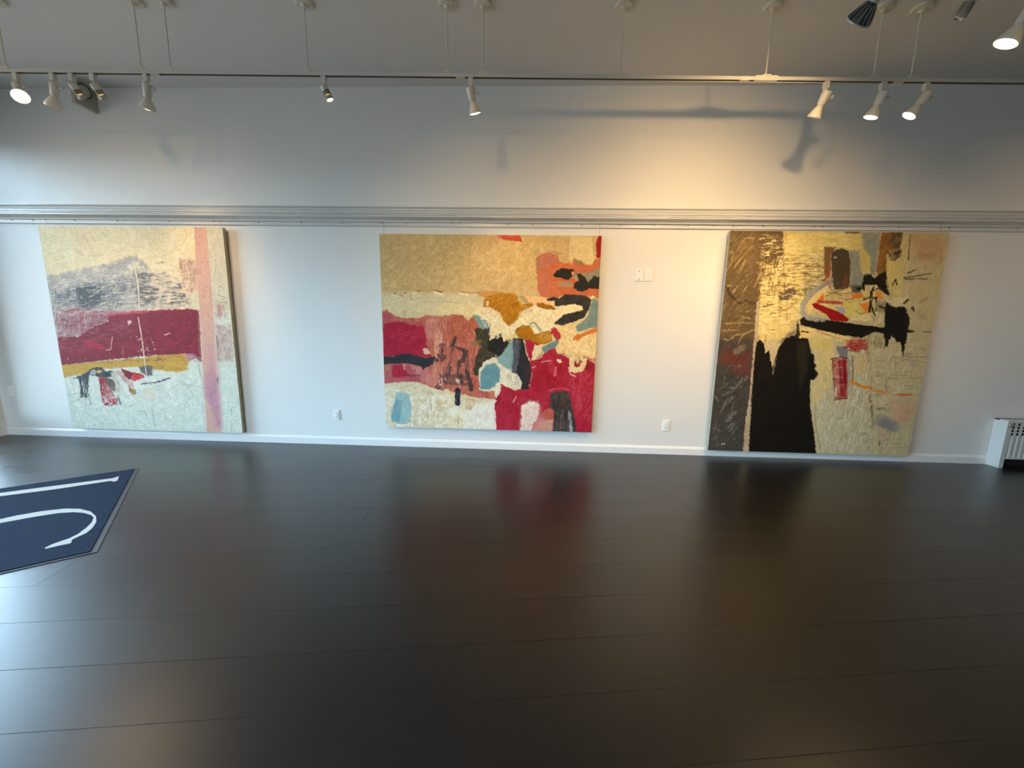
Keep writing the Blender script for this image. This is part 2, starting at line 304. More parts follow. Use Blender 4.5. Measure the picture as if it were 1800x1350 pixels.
def painting(label, ops, X0, W, Z1, H, yf, depth, tilt, edge, gain, wires, cell=.5):
    """stretched canvas hung on the far wall: X0 left edge, Z1 top edge, yf front plane, all metres"""
    t = thing('painting', label, 'painting', (X0+W/2, yf, Z1-H), (tilt, 0, 0), 'large abstract canvases hung along the far wall')
    xs, ys, C, Z = paint(ops, W*100, H*100, cell); ny, nx = Z.shape
    C = np.clip(np.power(C, 1.14)*np.array(gain, np.float32), .004, .90)
    co = np.empty((ny, nx, 3), np.float32); co[..., 0] = (xs/100-W/2)[None]; co[..., 2] = (H-ys/100)[:, None]; co[..., 1] = -.0006-Z*.0011
    me = bpy.data.meshes.new('painted_surface'); me.vertices.add(nx*ny); me.vertices.foreach_set('co', co.ravel())
    i = (np.arange(ny-1)[:, None]*nx+np.arange(nx-1)[None]).ravel(); q = np.stack([i, i+nx, i+nx+1, i+1], 1).astype(np.int32)
    me.loops.add(q.size); me.loops.foreach_set('vertex_index', q.ravel()); me.polygons.add(len(q)); me.polygons.foreach_set('loop_start', np.arange(0, q.size, 4, dtype=np.int32))
    me.update(calc_edges=True); me.shade_smooth()
    ca = me.color_attributes.new('paint', 'FLOAT_COLOR', 'POINT'); ca.data.foreach_set('color', np.concatenate([C, np.ones((ny, nx, 1), np.float32)], 2).ravel())
    me.materials.append(m_paint); o = bpy.data.objects.new('painted_surface', me); link(o, t)
    obj('stretcher_canvas', B((-W/2, 0, 0), (W/2, depth, H), .004), edge, t, True)
    for x, zt in wires:
        obj('hanging_wire', tube(bmesh.new(), [(x-X0-W/2, depth*.55, H-.02), (x-X0-W/2, 4.276-yf, zt-Z1+H)], .0013, 6), m_wire, t)
        obj('hook', tube(bmesh.new(), [(x-X0-W/2, 4.283-yf, zt-Z1+H+.012), (x-X0-W/2, 4.270-yf, zt-Z1+H+.008), (x-X0-W/2, 4.272-yf, zt-Z1+H-.006)], .003, 6), m_steel, t)
    return t
PAINT_1 = [
 ('F',[-9.4,-9.6,221,-11.3,216.6,242.4,-21.6,251.5],(210,216,206),dict(a=0, m=((196,204,198),.5))),
 ('F',[0.8,164.5,217.5,145.2,212.9,233.2,-6.9,236.7],(208,219,214),dict(s=6, a=10, m=((190,202,198),.45))),
 ('F',[-1.5,-3.5,192.5,-5.1,186.2,66.6,174.8,87.9,98.1,91.5,-0.8,54.8],(228,217,182),dict(s=2, e=1, a=8, m=((220,206,168),.5))),
 ('F',[39.8,4.3,61.8,6.1,62.3,30.8,39.7,31.1],(222,198,162),dict(s=5, o=.55, a=70, m=((228,210,180),.6))),
 ('F',[188.2,-5.1,214,-5.3,213.7,87.1,190.4,87.6],(208,205,188),dict(s=1, a=85, m=((196,194,178),.5))),
 ('S',[58.1,6,60.1,11.3,62.2,16.2],(165,155,135),dict(o=.45, e=.6, w=.5)),
 ('S',[43.4,24,44.4,29.4,50,31.6,57.8,31.2,69.6,30.5],(165,155,135),dict(o=.45, e=.6, w=.5)),
 ('S',[98.2,21.6,107.9,20.6,117.4,21.4,120.4,24],(165,155,135),dict(o=.45, e=.6, w=.5)),
 ('S',[84.2,24.4,88.5,28,92,30.6],(165,155,135),dict(o=.45, e=.6, w=.5)),
 ('S',[113.1,25,115.6,27.7,120.8,28.5],(165,155,135),dict(o=.45, e=.6, w=.5)),
 ('S',[6.1,29.4,12.1,28.9],(165,155,135),dict(o=.45, e=.6, w=.5)),
 ('S',[166.2,2.3,167.2,9.3,168,18.2],(165,155,135),dict(o=.45, e=.6, w=.5)),
 ('S',[51.5,10.5,54.4,16.7],(165,155,135),dict(o=.45, e=.6, w=.5)),
 ('S',[40.4,24,41.7,28.5,44.1,31.2],(165,155,135),dict(o=.45, e=.6, w=.5)),
 ('S',[76.3,38.1,82.3,37.1,86.4,35.7],(165,155,135),dict(o=.45, e=.6, w=.5)),
 ('F',[-0.3,53.7,25.4,48.8,45.7,45.7,66,41.4,86.4,35.2,96.8,30.6,112,32.2,113,35.3,120.3,42,120.4,44.7,133.8,45.4,140.2,48,165.3,62.2,166.9,80.4,162.7,83.3,99.4,89.1,67.6,93.5,65.2,96.4,46.2,103.4,13.2,119.8,-4.1,120.2,-0.8,73.2],(186,182,176),dict(e=3, s=1, a=4, m=((160,158,158),.8), t=.1)),
 ('F',[-0.3,53.7,25.4,48.8,45.7,45.7,66,41.4,86.4,35.2,96.8,30.6,112,32.2,113,35.3,120.3,42,119.4,52,106.8,52.1,83.2,56.2,52.8,62.1,12.1,68.4,-0.3,64.8],(176,168,164),dict(e=2, s=1, a=5, q=.5, o=.9)),
 ('F',[6.6,71.2,30.5,65.3,73.3,57.2,90.5,59.7,86.1,76.4,79.3,82.1,63.6,81.4,29.2,84.9,3.9,80.6],(136,139,144),dict(e=3, s=3, a=5, m=((110,114,122),.8), o=.85)),
 ('F',[2.1,68.5,103.6,50.4,101.3,86.3,67.9,91.6,3.8,87.2],(120,124,130),dict(e=3, s=4, a=5, q=.62, o=.8)),
 ('F',[10.7,53.6,104.4,44.9,101.3,86.3,67.9,91.6,0.4,106.2],(206,204,196),dict(e=3, s=4, a=3, q=.66, o=.7)),
 ('F',[30.7,64.3,43.1,61.4,60.4,63.9,61.8,67.5,62.7,84.2,48.9,86.4,34.4,89.9,32.5,82.9,32.1,73.6],(88,94,102),dict(e=2, s=2, a=80, m=((112,116,122),.9))),
 ('F',[37,62.4,46.9,62.2,43.2,84.6,34.4,89.9],(78,84,92),dict(e=2, s=3, a=85, q=.35, o=.7)),
 ('F',[105.3,48.5,125.7,48.7,131.2,50.4,131,55.4,119.7,56.5,107.4,61.3,128.2,65.5,127.9,71,115.6,72.2,127.8,75.6,125.4,78.4,108.1,83.4,100.3,83.5],(128,127,133),dict(e=2.5, s=1.5, a=3, m=((104,104,112),.8))),
 ('F',[120.8,42,173.3,44,168.3,85,125.5,84.9],(226,208,178),dict(e=3, s=3, a=3, q=.45, o=.85)),
 ('S',[106.9,50.8,115.5,52,125.6,49.3],(112,108,114),dict(e=.8, dry=.35, w=2.6)),
 ('S',[107.5,54,120.2,52.9],(112,108,114),dict(e=.8, dry=.35, w=1.5)),
 ('S',[126.1,38.3,138.8,37.2],(112,108,114),dict(e=.8, dry=.35, w=.8)),
 ('S',[135.9,58.5,154.3,58],(112,108,114),dict(e=.8, dry=.35, w=1)),
 ('S',[138.9,64.9,145.8,64.3,153.8,63.4],(112,108,114),dict(e=.8, dry=.35, w=2.2)),
 ('S',[108.8,64.9,116.7,64.3,128.1,66.4],(112,108,114),dict(e=.8, dry=.35, w=2)),
 ('S',[113.8,70.8,127.4,71],(112,108,114),dict(e=.8, dry=.35, w=2.2)),
 ('S',[133.6,68.4,146.1,68.9,158.5,70.7],(112,108,114),dict(e=.8, dry=.35, w=1.5)),
 ('S',[131,73.7,142.8,72.6,156.2,73.5],(112,108,114),dict(e=.8, dry=.35, w=1.4)),
 ('S',[127.4,78.4,138.3,77.1,152.1,75.2,163.7,75.4],(112,108,114),dict(e=.8, dry=.35, w=1.2)),
 ('S',[128.9,81.3,141.6,81.6,159.4,78.6],(112,108,114),dict(e=.8, dry=.35, w=1.6)),
 ('S',[134.4,48.1,139.2,48.5],(112,108,114),dict(e=.8, dry=.35, w=1)),
 ('S',[129.4,56.4,138.1,56.4],(112,108,114),dict(e=.8, dry=.35, w=.9)),
 ('S',[137.6,45.8,153.9,46],(112,108,114),dict(e=.8, dry=.35, w=.8)),
 ('S',[127.8,60.9,142.4,60.5],(112,108,114),dict(e=.8, dry=.35, w=.8)),
 ('S',[133.9,51.7,141.6,52.4],(112,108,114),dict(e=.8, dry=.35, w=.8)),
 ('S',[140.8,80,155.6,77.9],(112,108,114),dict(e=.8, dry=.35, w=1)),
 ('F',[147.9,59.3,154.3,58,153.6,65.1,149.5,65.2,151.9,61.5],(105,103,110),dict(e=.8)),
 ('F',[154.6,70.6,158.6,69.6,158,74.2,155.1,74.2],(100,100,104),dict(e=.8)),
 ('F',[156.2,32.5,161.3,33.4,173.6,34.1,175.3,47.5,172.8,65.7,169.4,68.5,165.3,70.4,159,66.8,156.4,56.8,154.7,47.8],(200,165,148),dict(e=1.5, s=1.5, a=82, m=((226,205,178),.9))),
 ('F',[157.5,33.4,173.6,34.1,175.2,43.9,172.4,51.2,159.5,47.8,156.1,44.2],(176,140,126),dict(e=2, s=2, a=80, q=.5, o=.8)),
 ('S',[157.1,51.4,158.6,62.3,160.8,67.7],(172,128,112),dict(o=.7, e=.6, dry=.3, w=1.1)),
 ('S',[167.1,47.6,165.4,69.5],(172,128,112),dict(o=.7, e=.6, dry=.3, w=1.1)),
 ('S',[163.1,49.5,163.6,60.4],(172,128,112),dict(o=.7, e=.6, dry=.3, w=1.1)),
 ('S',[172.4,44,170.9,63.9],(172,128,112),dict(o=.7, e=.6, dry=.3, w=1.1)),
 ('S',[157.1,36.1,156.6,47.8],(172,128,112),dict(o=.7, e=.6, dry=.3, w=1.1)),
 ('S',[169.5,44,168.9,56.7],(172,128,112),dict(o=.7, e=.6, dry=.3, w=1.1)),
 ('F',[-1.9,89.1,30.3,87.4,66.5,90,102.9,89.3,64.4,103,42.6,110,34.2,118.9,0.5,123,-2,100],(158,118,128),dict(e=2, s=1.5, a=3, m=((176,150,152),.8))),
 ('F',[-1.9,89.1,30.3,87.4,66.5,90,64.8,100.8,42.6,110,1.2,121.9],(150,72,92),dict(e=2, s=2, a=3, q=.5, o=.8)),
 ('F',[-0.7,82.6,15,82.3,10.5,121.7,-1.2,122],(186,180,178),dict(e=2, s=2, a=85, q=.5, o=.8)),
 ('F',[65.6,95.4,102.8,89.9,171.8,85.8,168.2,146.5,159.6,139.7,114.1,139.1,67.2,144.7,-2.6,154.2,0.4,120.8,24.7,120.3,42.6,110,64.6,101.9],(143,38,60),dict(e=.8, s=.5, a=4, m=((120,34,50),.75))),
 ('F',[38,110.1,73.6,102.8,96.8,100.1,92.3,115.4,61,124.9,38.9,118.8],(146,84,100),dict(e=2, s=3, a=5, q=.5, o=.7)),
 ('F',[-0,128.6,61.7,120.5,59.6,133.8,0.4,139.7],(160,80,98),dict(e=2, s=2, a=4, q=.55, o=.7)),
 ('F',[70.3,124.7,169,118,167.4,131.1,80.2,135.5],(162,66,84),dict(e=2, s=3, a=3, q=.68, o=.6)),
 ('F',[30.1,123.3,41.1,124,48.5,127.6,55.7,133.2,47.4,134.6,34.9,130.8],(186,48,72),dict(e=1.2, s=1.2, a=-20, m=((160,50,70),.6))),
 ('S',[66.5,94.6,87.6,92.6,112,90.6],(190,84,108),dict(e=1, dry=.3, w=2.6)),
 ('S',[87.9,90.3,99.4,89.1,129.3,86.2,162.6,84.2],(206,170,172),dict(e=1, dry=.4, w=1.4)),
 ('F',[161.7,83.3,167.6,83.2,167,87.8,164.2,87],(214,196,180),dict(e=.6)),
 ('F',[163.7,71.3,173.8,67.5,172.3,87.7,166.1,86.9,164,80.5],(214,208,182),dict(e=1.2, s=1)),
 ('F',[-1.6,153.7,29.2,149.7,67,145.8,99.8,142.7,114,139.5,151.3,137,155.3,146.8,153.2,154.6,139,158.4,109.5,155.8,89.1,153,56.1,156.2,34.8,157.9,27,162.6,-1,167.9],(197,164,82),dict(e=.8, s=.4, a=4, m=((180,148,72),.7))),
 ('F',[148.2,136.7,161.9,137.3,167.5,143.8,161.2,142.5,154.9,146.1,151.4,142.3],(172,128,138),dict(e=.8, s=.8, a=10, m=((200,180,180),.6))),
 ('F',[152.9,146.1,161.2,142.5,166.5,147.7,165.7,170.9,153.4,157.7,150.1,152.9],(206,215,210),dict(e=1, s=1)),
 ('S',[163.7,146.3,164.4,157.4,165.9,165.1],(130,125,125),dict(o=.7, w=.7)),
 ('F',[2.4,55.5,84.9,45.2,106.8,48.5,101.3,86.3,67.9,91.6,2.1,96.7],(226,220,206),dict(e=2, s=3, a=12, q=.68, o=.7)),
 ('F',[0.7,64.8,106.3,52.2,101.3,86.3,2.9,91.9],(96,100,108),dict(e=2, s=3, a=76, q=.7, o=.55)),
 ('F',[107.8,44.9,167.6,44,167.7,82.3,102,85.4],(236,220,190),dict(e=2, s=2, a=2, q=.6, o=.8)),
 ('F',[5,99.9,172.4,90,165.8,144.3,-1.6,151],(112,26,44),dict(e=2, s=2, a=3, q=.62, o=.6)),
 ('F',[-1.9,89.1,66.5,90,42.3,112.2,0.4,126.4],(200,180,184),dict(e=2, s=2, a=70, q=.66, o=.6)),
 ('F',[-0.4,171.3,166.2,159.8,160.3,228.2,-3.2,229.4],(228,232,226),dict(e=3, s=3, q=.5, cl=5, k=5, o=.6)),
 ('F',[-0.4,171.3,166.2,159.8,160.3,228.2,-3.2,229.4],(184,196,196),dict(e=3, s=3, q=.58, cl=2.5, k=6, o=.45)),
 ('F',[0.2,-0.5,177,-2,170.6,50.1,0.4,48.4],(238,230,204),dict(e=3, s=3, q=.5, cl=7, k=5, o=.6)),
 ('F',[185.2,152.7,212.3,151.9,209,226.4,183.6,227.4],(226,228,218),dict(e=2, s=2, a=80, q=.55, o=.6)),
 ('F',[176.7,-5,174.7,25.4,173.5,62.6,171.2,118,168.8,153.1,167.5,186.7,164.6,235,182.3,234.4,182.9,193,184,152.7,186.3,113.3,189.1,70.7,189.5,29.3,190.3,-5.1],(212,176,162),dict(e=.2, s=.15, a=88, m=((204,162,148),.55))),
 ('F',[172.7,96.4,187.8,100.4,186.3,152.6,182.4,229.7,165.1,230.3,169.2,144.3],(205,172,164),dict(e=.5, s=5, a=88, o=.7)),
 ('F',[178.9,151.2,184.5,162.6,184.4,189.9,183.2,222.3,176.7,222.5,174.1,201.1,168,185.5,167.7,170.9],(186,146,166),dict(s=3.5, e=1, a=88, m=((198,158,168),.6))),
 ('F',[176.9,126.4,182.8,126.3,184.7,160.7,170.4,165],(196,148,158),dict(s=5, o=.5)),
 ('F',[188.8,103.6,207.7,103.2,206.7,143.7,186.6,144.3],(182,164,160),dict(s=2, e=2, a=88, m=((208,200,192),.9))),
 ('F',[190.6,80,200.6,80.7,201.9,94.5,190.2,95.7],(176,130,130),dict(s=3, e=2, a=88, q=.4, o=.8)),
 ('F',[188.5,114.9,191.4,114.8,190.6,143.2,186.1,144.3],(176,138,142),dict(s=1.5, e=1, a=88, q=.45, o=.8)),
 ('F',[197.8,114.7,205.6,113.5,205.8,121,201.2,118.3],(160,140,140),dict(s=2, e=1.5, a=50, q=.45, o=.6)),
 ('S',[184.7,160.7,184.3,168.4,185.3,177.2],(130,90,100),dict(dry=.5, e=1, w=1.2)),
 ('S',[188.9,115.8,188,131.9],(150,110,120),dict(dry=.4, w=1)),
 ('S',[196.4,33.8,196.7,39.1],(140,138,122),dict(o=.6, e=.6, w=.6)),
 ('S',[198,61.6,200.7,62.5],(140,138,122),dict(o=.6, e=.6, w=.6)),
 ('S',[195,70.8,203.3,73.4],(140,138,122),dict(o=.6, e=.6, w=.6)),
 ('S',[198.4,74.4,203.7,78.8],(140,138,122),dict(o=.6, e=.6, w=.6)),
 ('S',[197.2,199.4,196.9,207.3],(140,138,122),dict(o=.6, e=.6, w=.6)),
 ('S',[195.4,216.3,194.4,227.4],(140,138,122),dict(o=.6, e=.6, w=.6)),
 ('S',[189.5,77.3,205.5,79.7],(140,138,122),dict(o=.6, e=.6, w=.6)),
 ('S',[195.5,41.8,195.3,47.2],(190,180,120),dict(o=.6, w=1.2)),
 ('F',[10.2,168.8,26.7,162.2,31.3,158.6,40.1,155,48.3,154.5,51.5,159.5,57.8,158.4,62.1,160.2,61.2,164.2,55.6,166.3,46.3,166.8,38.5,164.8,31.3,165,29.2,175,25.2,191.2,17.7,191.4,16.5,185.3,18.5,175.3,17.3,169.4],(60,66,74),dict(e=.8, s=.4, a=70, m=((86,92,98),.7))),
 ('F',[32.5,161,37.7,157,40,158.9,38.7,163.8,32.5,164],(172,184,186),dict(e=.5, a=0, m=((130,140,140),.6))),
 ('F',[40.4,159.4,45.2,157.8,48.7,159.4,45.1,161.5,40.1,161.3],(206,172,126),dict(e=.4)),
 ('S',[22.1,190.1,22,199.6],(84,88,100),dict(e=.5, dry=.2, w=1.1)),
 ('S',[27,185,27.2,194.9,28,198.9],(84,88,100),dict(e=.5, dry=.2, w=1.2)),
 ('S',[15.6,188.3,16.8,190.8,19.9,190.7],(84,88,100),dict(e=.5, dry=.2, w=1)),
 ('S',[62.4,187.8,62.9,191.8,64,197.8],(84,88,100),dict(e=.5, dry=.2, w=1.6)),
 ('F',[41.9,165.9,50.5,166.4,54,176.2,57.6,186,61.8,191.8,59.9,197.9,50.2,200.7,45.1,200.4,41.9,194.5,42.1,180.5],(168,40,64),dict(e=.7, s=.3, a=70, m=((130,42,56),.7))),
 ('F',[43.8,182.4,54.3,181.1,59.2,188.9,60,196.9,46.3,199.3,42.3,192.5],(190,44,74),dict(e=1, s=1.5, a=60, q=.35, o=.8)),
 ('D',[44.6,190.4,58.9,190.9,59.6,199.9,45.1,200.4],(226,206,206),dict(r=.5, n=30)),
 ('S',[44.8,189.4,47.1,194.3,51.8,197.2],(222,200,200),dict(dry=.3, w=.9)),
 ('F',[50,166,56.3,168.2,61.1,170.1,61.8,179.9,58.4,184,54.9,180.6,51.9,173.3],(84,84,90),dict(e=1, s=.5, a=60, m=((150,140,120),.8))),
 ('F',[57.5,160.4,64.6,160.2,67.1,183.7,59.8,184.9,61.5,174],(200,196,190),dict(e=1, s=1, a=75, m=((170,160,150),.6))),
 ('F',[62.8,158.7,71,158,76.7,167.7,82.2,171.4,83.1,179.3,77.5,175.5,73.9,172.6,67.1,164],(206,184,180),dict(e=1, s=.6, a=60, m=((180,140,140),.7))),
 ('F',[71.4,155.6,83.9,159.6,93.7,161.3,97.5,163.1,97.8,164.9,86.5,169.8,78.6,168.1,73.7,163.8],(120,32,48),dict(e=.8, s=.3, a=20, m=((150,40,60),.6))),
 ('F',[81.7,164.6,85.7,161.5,93.7,161.5,97.8,164.3,86.4,169.9,81.6,168.5],(192,52,66),dict(e=.8, s=.4, a=30, m=((215,110,110),.7))),
 ('F',[74.5,155.2,94.2,157.9,93.8,160.8,84,159.1],(216,210,200),dict(e=.5)),
 ('F',[76.6,175,81,179.3,85.4,180.7,85.3,184.6,80.9,186.9,77.4,182.9],(166,130,62),dict(e=.7, a=60, m=((140,105,50),.6))),
 ('F',[92.5,152.6,100.2,151.4,109.1,152.1,107.3,162.9,100.4,164.2,95,159.3],(112,108,116),dict(e=1.5, s=1, a=85, m=((80,82,90),.8))),
 ('F',[96.3,152.5,120.4,151.8,126,154.6,107.9,155.1],(126,116,96),dict(e=1, s=1, o=.75, a=3, q=.35)),
 ('S',[93.3,173.3,105.6,171.7,114.9,170,121.2,167.8,127,165.4],(98,88,106),dict(e=.7, dry=.15, w=1.7)),
 ('S',[104.3,43.8,104.7,55.3,104.3,72.2,102.8,87.1],(228,218,196),dict(e=.3, dry=.1, w=.9)),
 ('S',[106.7,54,105.4,61.3,105.6,66.8],(220,210,190),dict(w=.6)),
 ('S',[100.1,97.9,100.7,110.9,101.1,120.7,100.6,137.2,100.4,155,100.6,165],(222,205,190),dict(e=.3, dry=.05, w=.9)),
 ('D',[95.1,118.9,119.2,124,118.6,135.5,98.2,138.9,93.2,132.3],(226,206,200),dict(r=.5, n=26)),
 ('D',[6.6,91.1,172.1,92.2,165.8,144.3,-1.2,148.7],(200,140,150),dict(r=.4, n=30)),
 ('D',[-6,149.3,120.3,143.1,119.3,150.9,-3,156.1],(232,222,190),dict(r=.4, n=10)),
 ('S',[128.2,116,130.3,116.4,131.3,114.7,135.3,114.4],(220,170,175),dict(w=.9)),
 ('S',[66.1,119.5,63.7,128.2,61.8,134,56.5,134.7],(205,150,150),dict(w=.8)),
 ('S',[76.6,130.8,76.5,140.4],(190,110,120),dict(w=.5)),
 ('F',[87.2,101.6,91.3,101,91.3,104.3,87.6,105.8],(214,180,180),dict(e=1)),
 ('S',[8.5,160.7,8.9,173.6,9.7,187],(132,146,146),dict(o=.6, e=.7, w=.5)),
 ('S',[0.5,189.3,16.6,185.5],(132,146,146),dict(o=.6, e=.7, w=.5)),
 ('S',[3.2,197.7,11,194.5,22.1,189.6],(132,146,146),dict(o=.6, e=.7, w=.5)),
 ('S',[28.3,218.1,27.5,226.5],(132,146,146),dict(o=.6, e=.7, w=.5)),
 ('S',[37.6,221.9,37.2,226.2],(132,146,146),dict(o=.6, e=.7, w=.5)),
 ('S',[63.4,222,63.5,225],(132,146,146),dict(o=.6, e=.7, w=.5)),
 ('S',[79.8,187.8,83.3,191.7],(132,146,146),dict(o=.6, e=.7, w=.5)),
 ('S',[68.8,199.6,71.6,202,78.1,199.3],(132,146,146),dict(o=.6, e=.7, w=.5)),
 ('S',[101.7,201.5,102.4,222.6],(132,146,146),dict(o=.6, e=.7, w=.5)),
 ('S',[101.6,200.5,102.2,210.5,101.8,224.7],(132,146,146),dict(o=.6, e=.7, w=.5)),
 ('S',[116.6,206,116.9,215.1],(132,146,146),dict(o=.6, e=.7, w=.5)),
 ('S',[142.2,172.1,151.6,172.8,167.1,175.8],(132,146,146),dict(o=.6, e=.7, w=.5)),
 ('S',[148.5,173.4,150.8,179.2,153.6,188.9],(132,146,146),dict(o=.6, e=.7, w=.5)),
 ('S',[141.2,195.3,142.1,200.2],(132,146,146),dict(o=.6, e=.7, w=.5)),
 ('S',[151.6,193,152.5,201.9],(132,146,146),dict(o=.6, e=.7, w=.5)),
 ('S',[85.5,206.1,92.7,205.8,93.9,211.8],(132,146,146),dict(o=.6, e=.7, w=.5)),
 ('S',[108,176.6,119.3,174.3],(132,146,146),dict(o=.6, e=.7, w=.5)),
 ('S',[109.6,179.5,116.8,178.3],(132,146,146),dict(o=.6, e=.7, w=.5)),
 ('S',[66.7,146.5,64.5,154.3],(132,146,146),dict(o=.6, e=.7, w=.5)),
 ('S',[-16,206.4,-19.4,207.6],(132,146,146),dict(o=.6, e=.7, w=.5)),
 ('S',[77.8,215.4,80,221.4],(132,146,146),dict(o=.6, e=.7, w=.5)),
 ('S',[86.4,205,93.2,207.8,93.5,212.8],(132,146,146),dict(o=.6, e=.7, w=.5)),
 ('S',[124.4,219.8,124.6,225.9],(132,146,146),dict(o=.6, e=.7, w=.5)),
 ('S',[146.5,173.4,149.3,183.2],(190,170,150),dict(o=.5, w=.9)),
 ('F',[92.5,179,110,176.5,108.1,190.4,93.5,192.8],(214,206,192),dict(s=3, o=.6)),
 ('F',[-2,194.3,61.7,180.9,166.6,175.5,162.9,225.8,-2.8,227.1],(196,208,206),dict(s=6, e=4, a=20, q=.6, o=.6)),
 ('F',[11.9,168.7,40.3,167.9,69.4,192.1,12.4,193.9],(216,222,216),dict(s=5, e=2, a=85, q=.5, o=.6)),
]
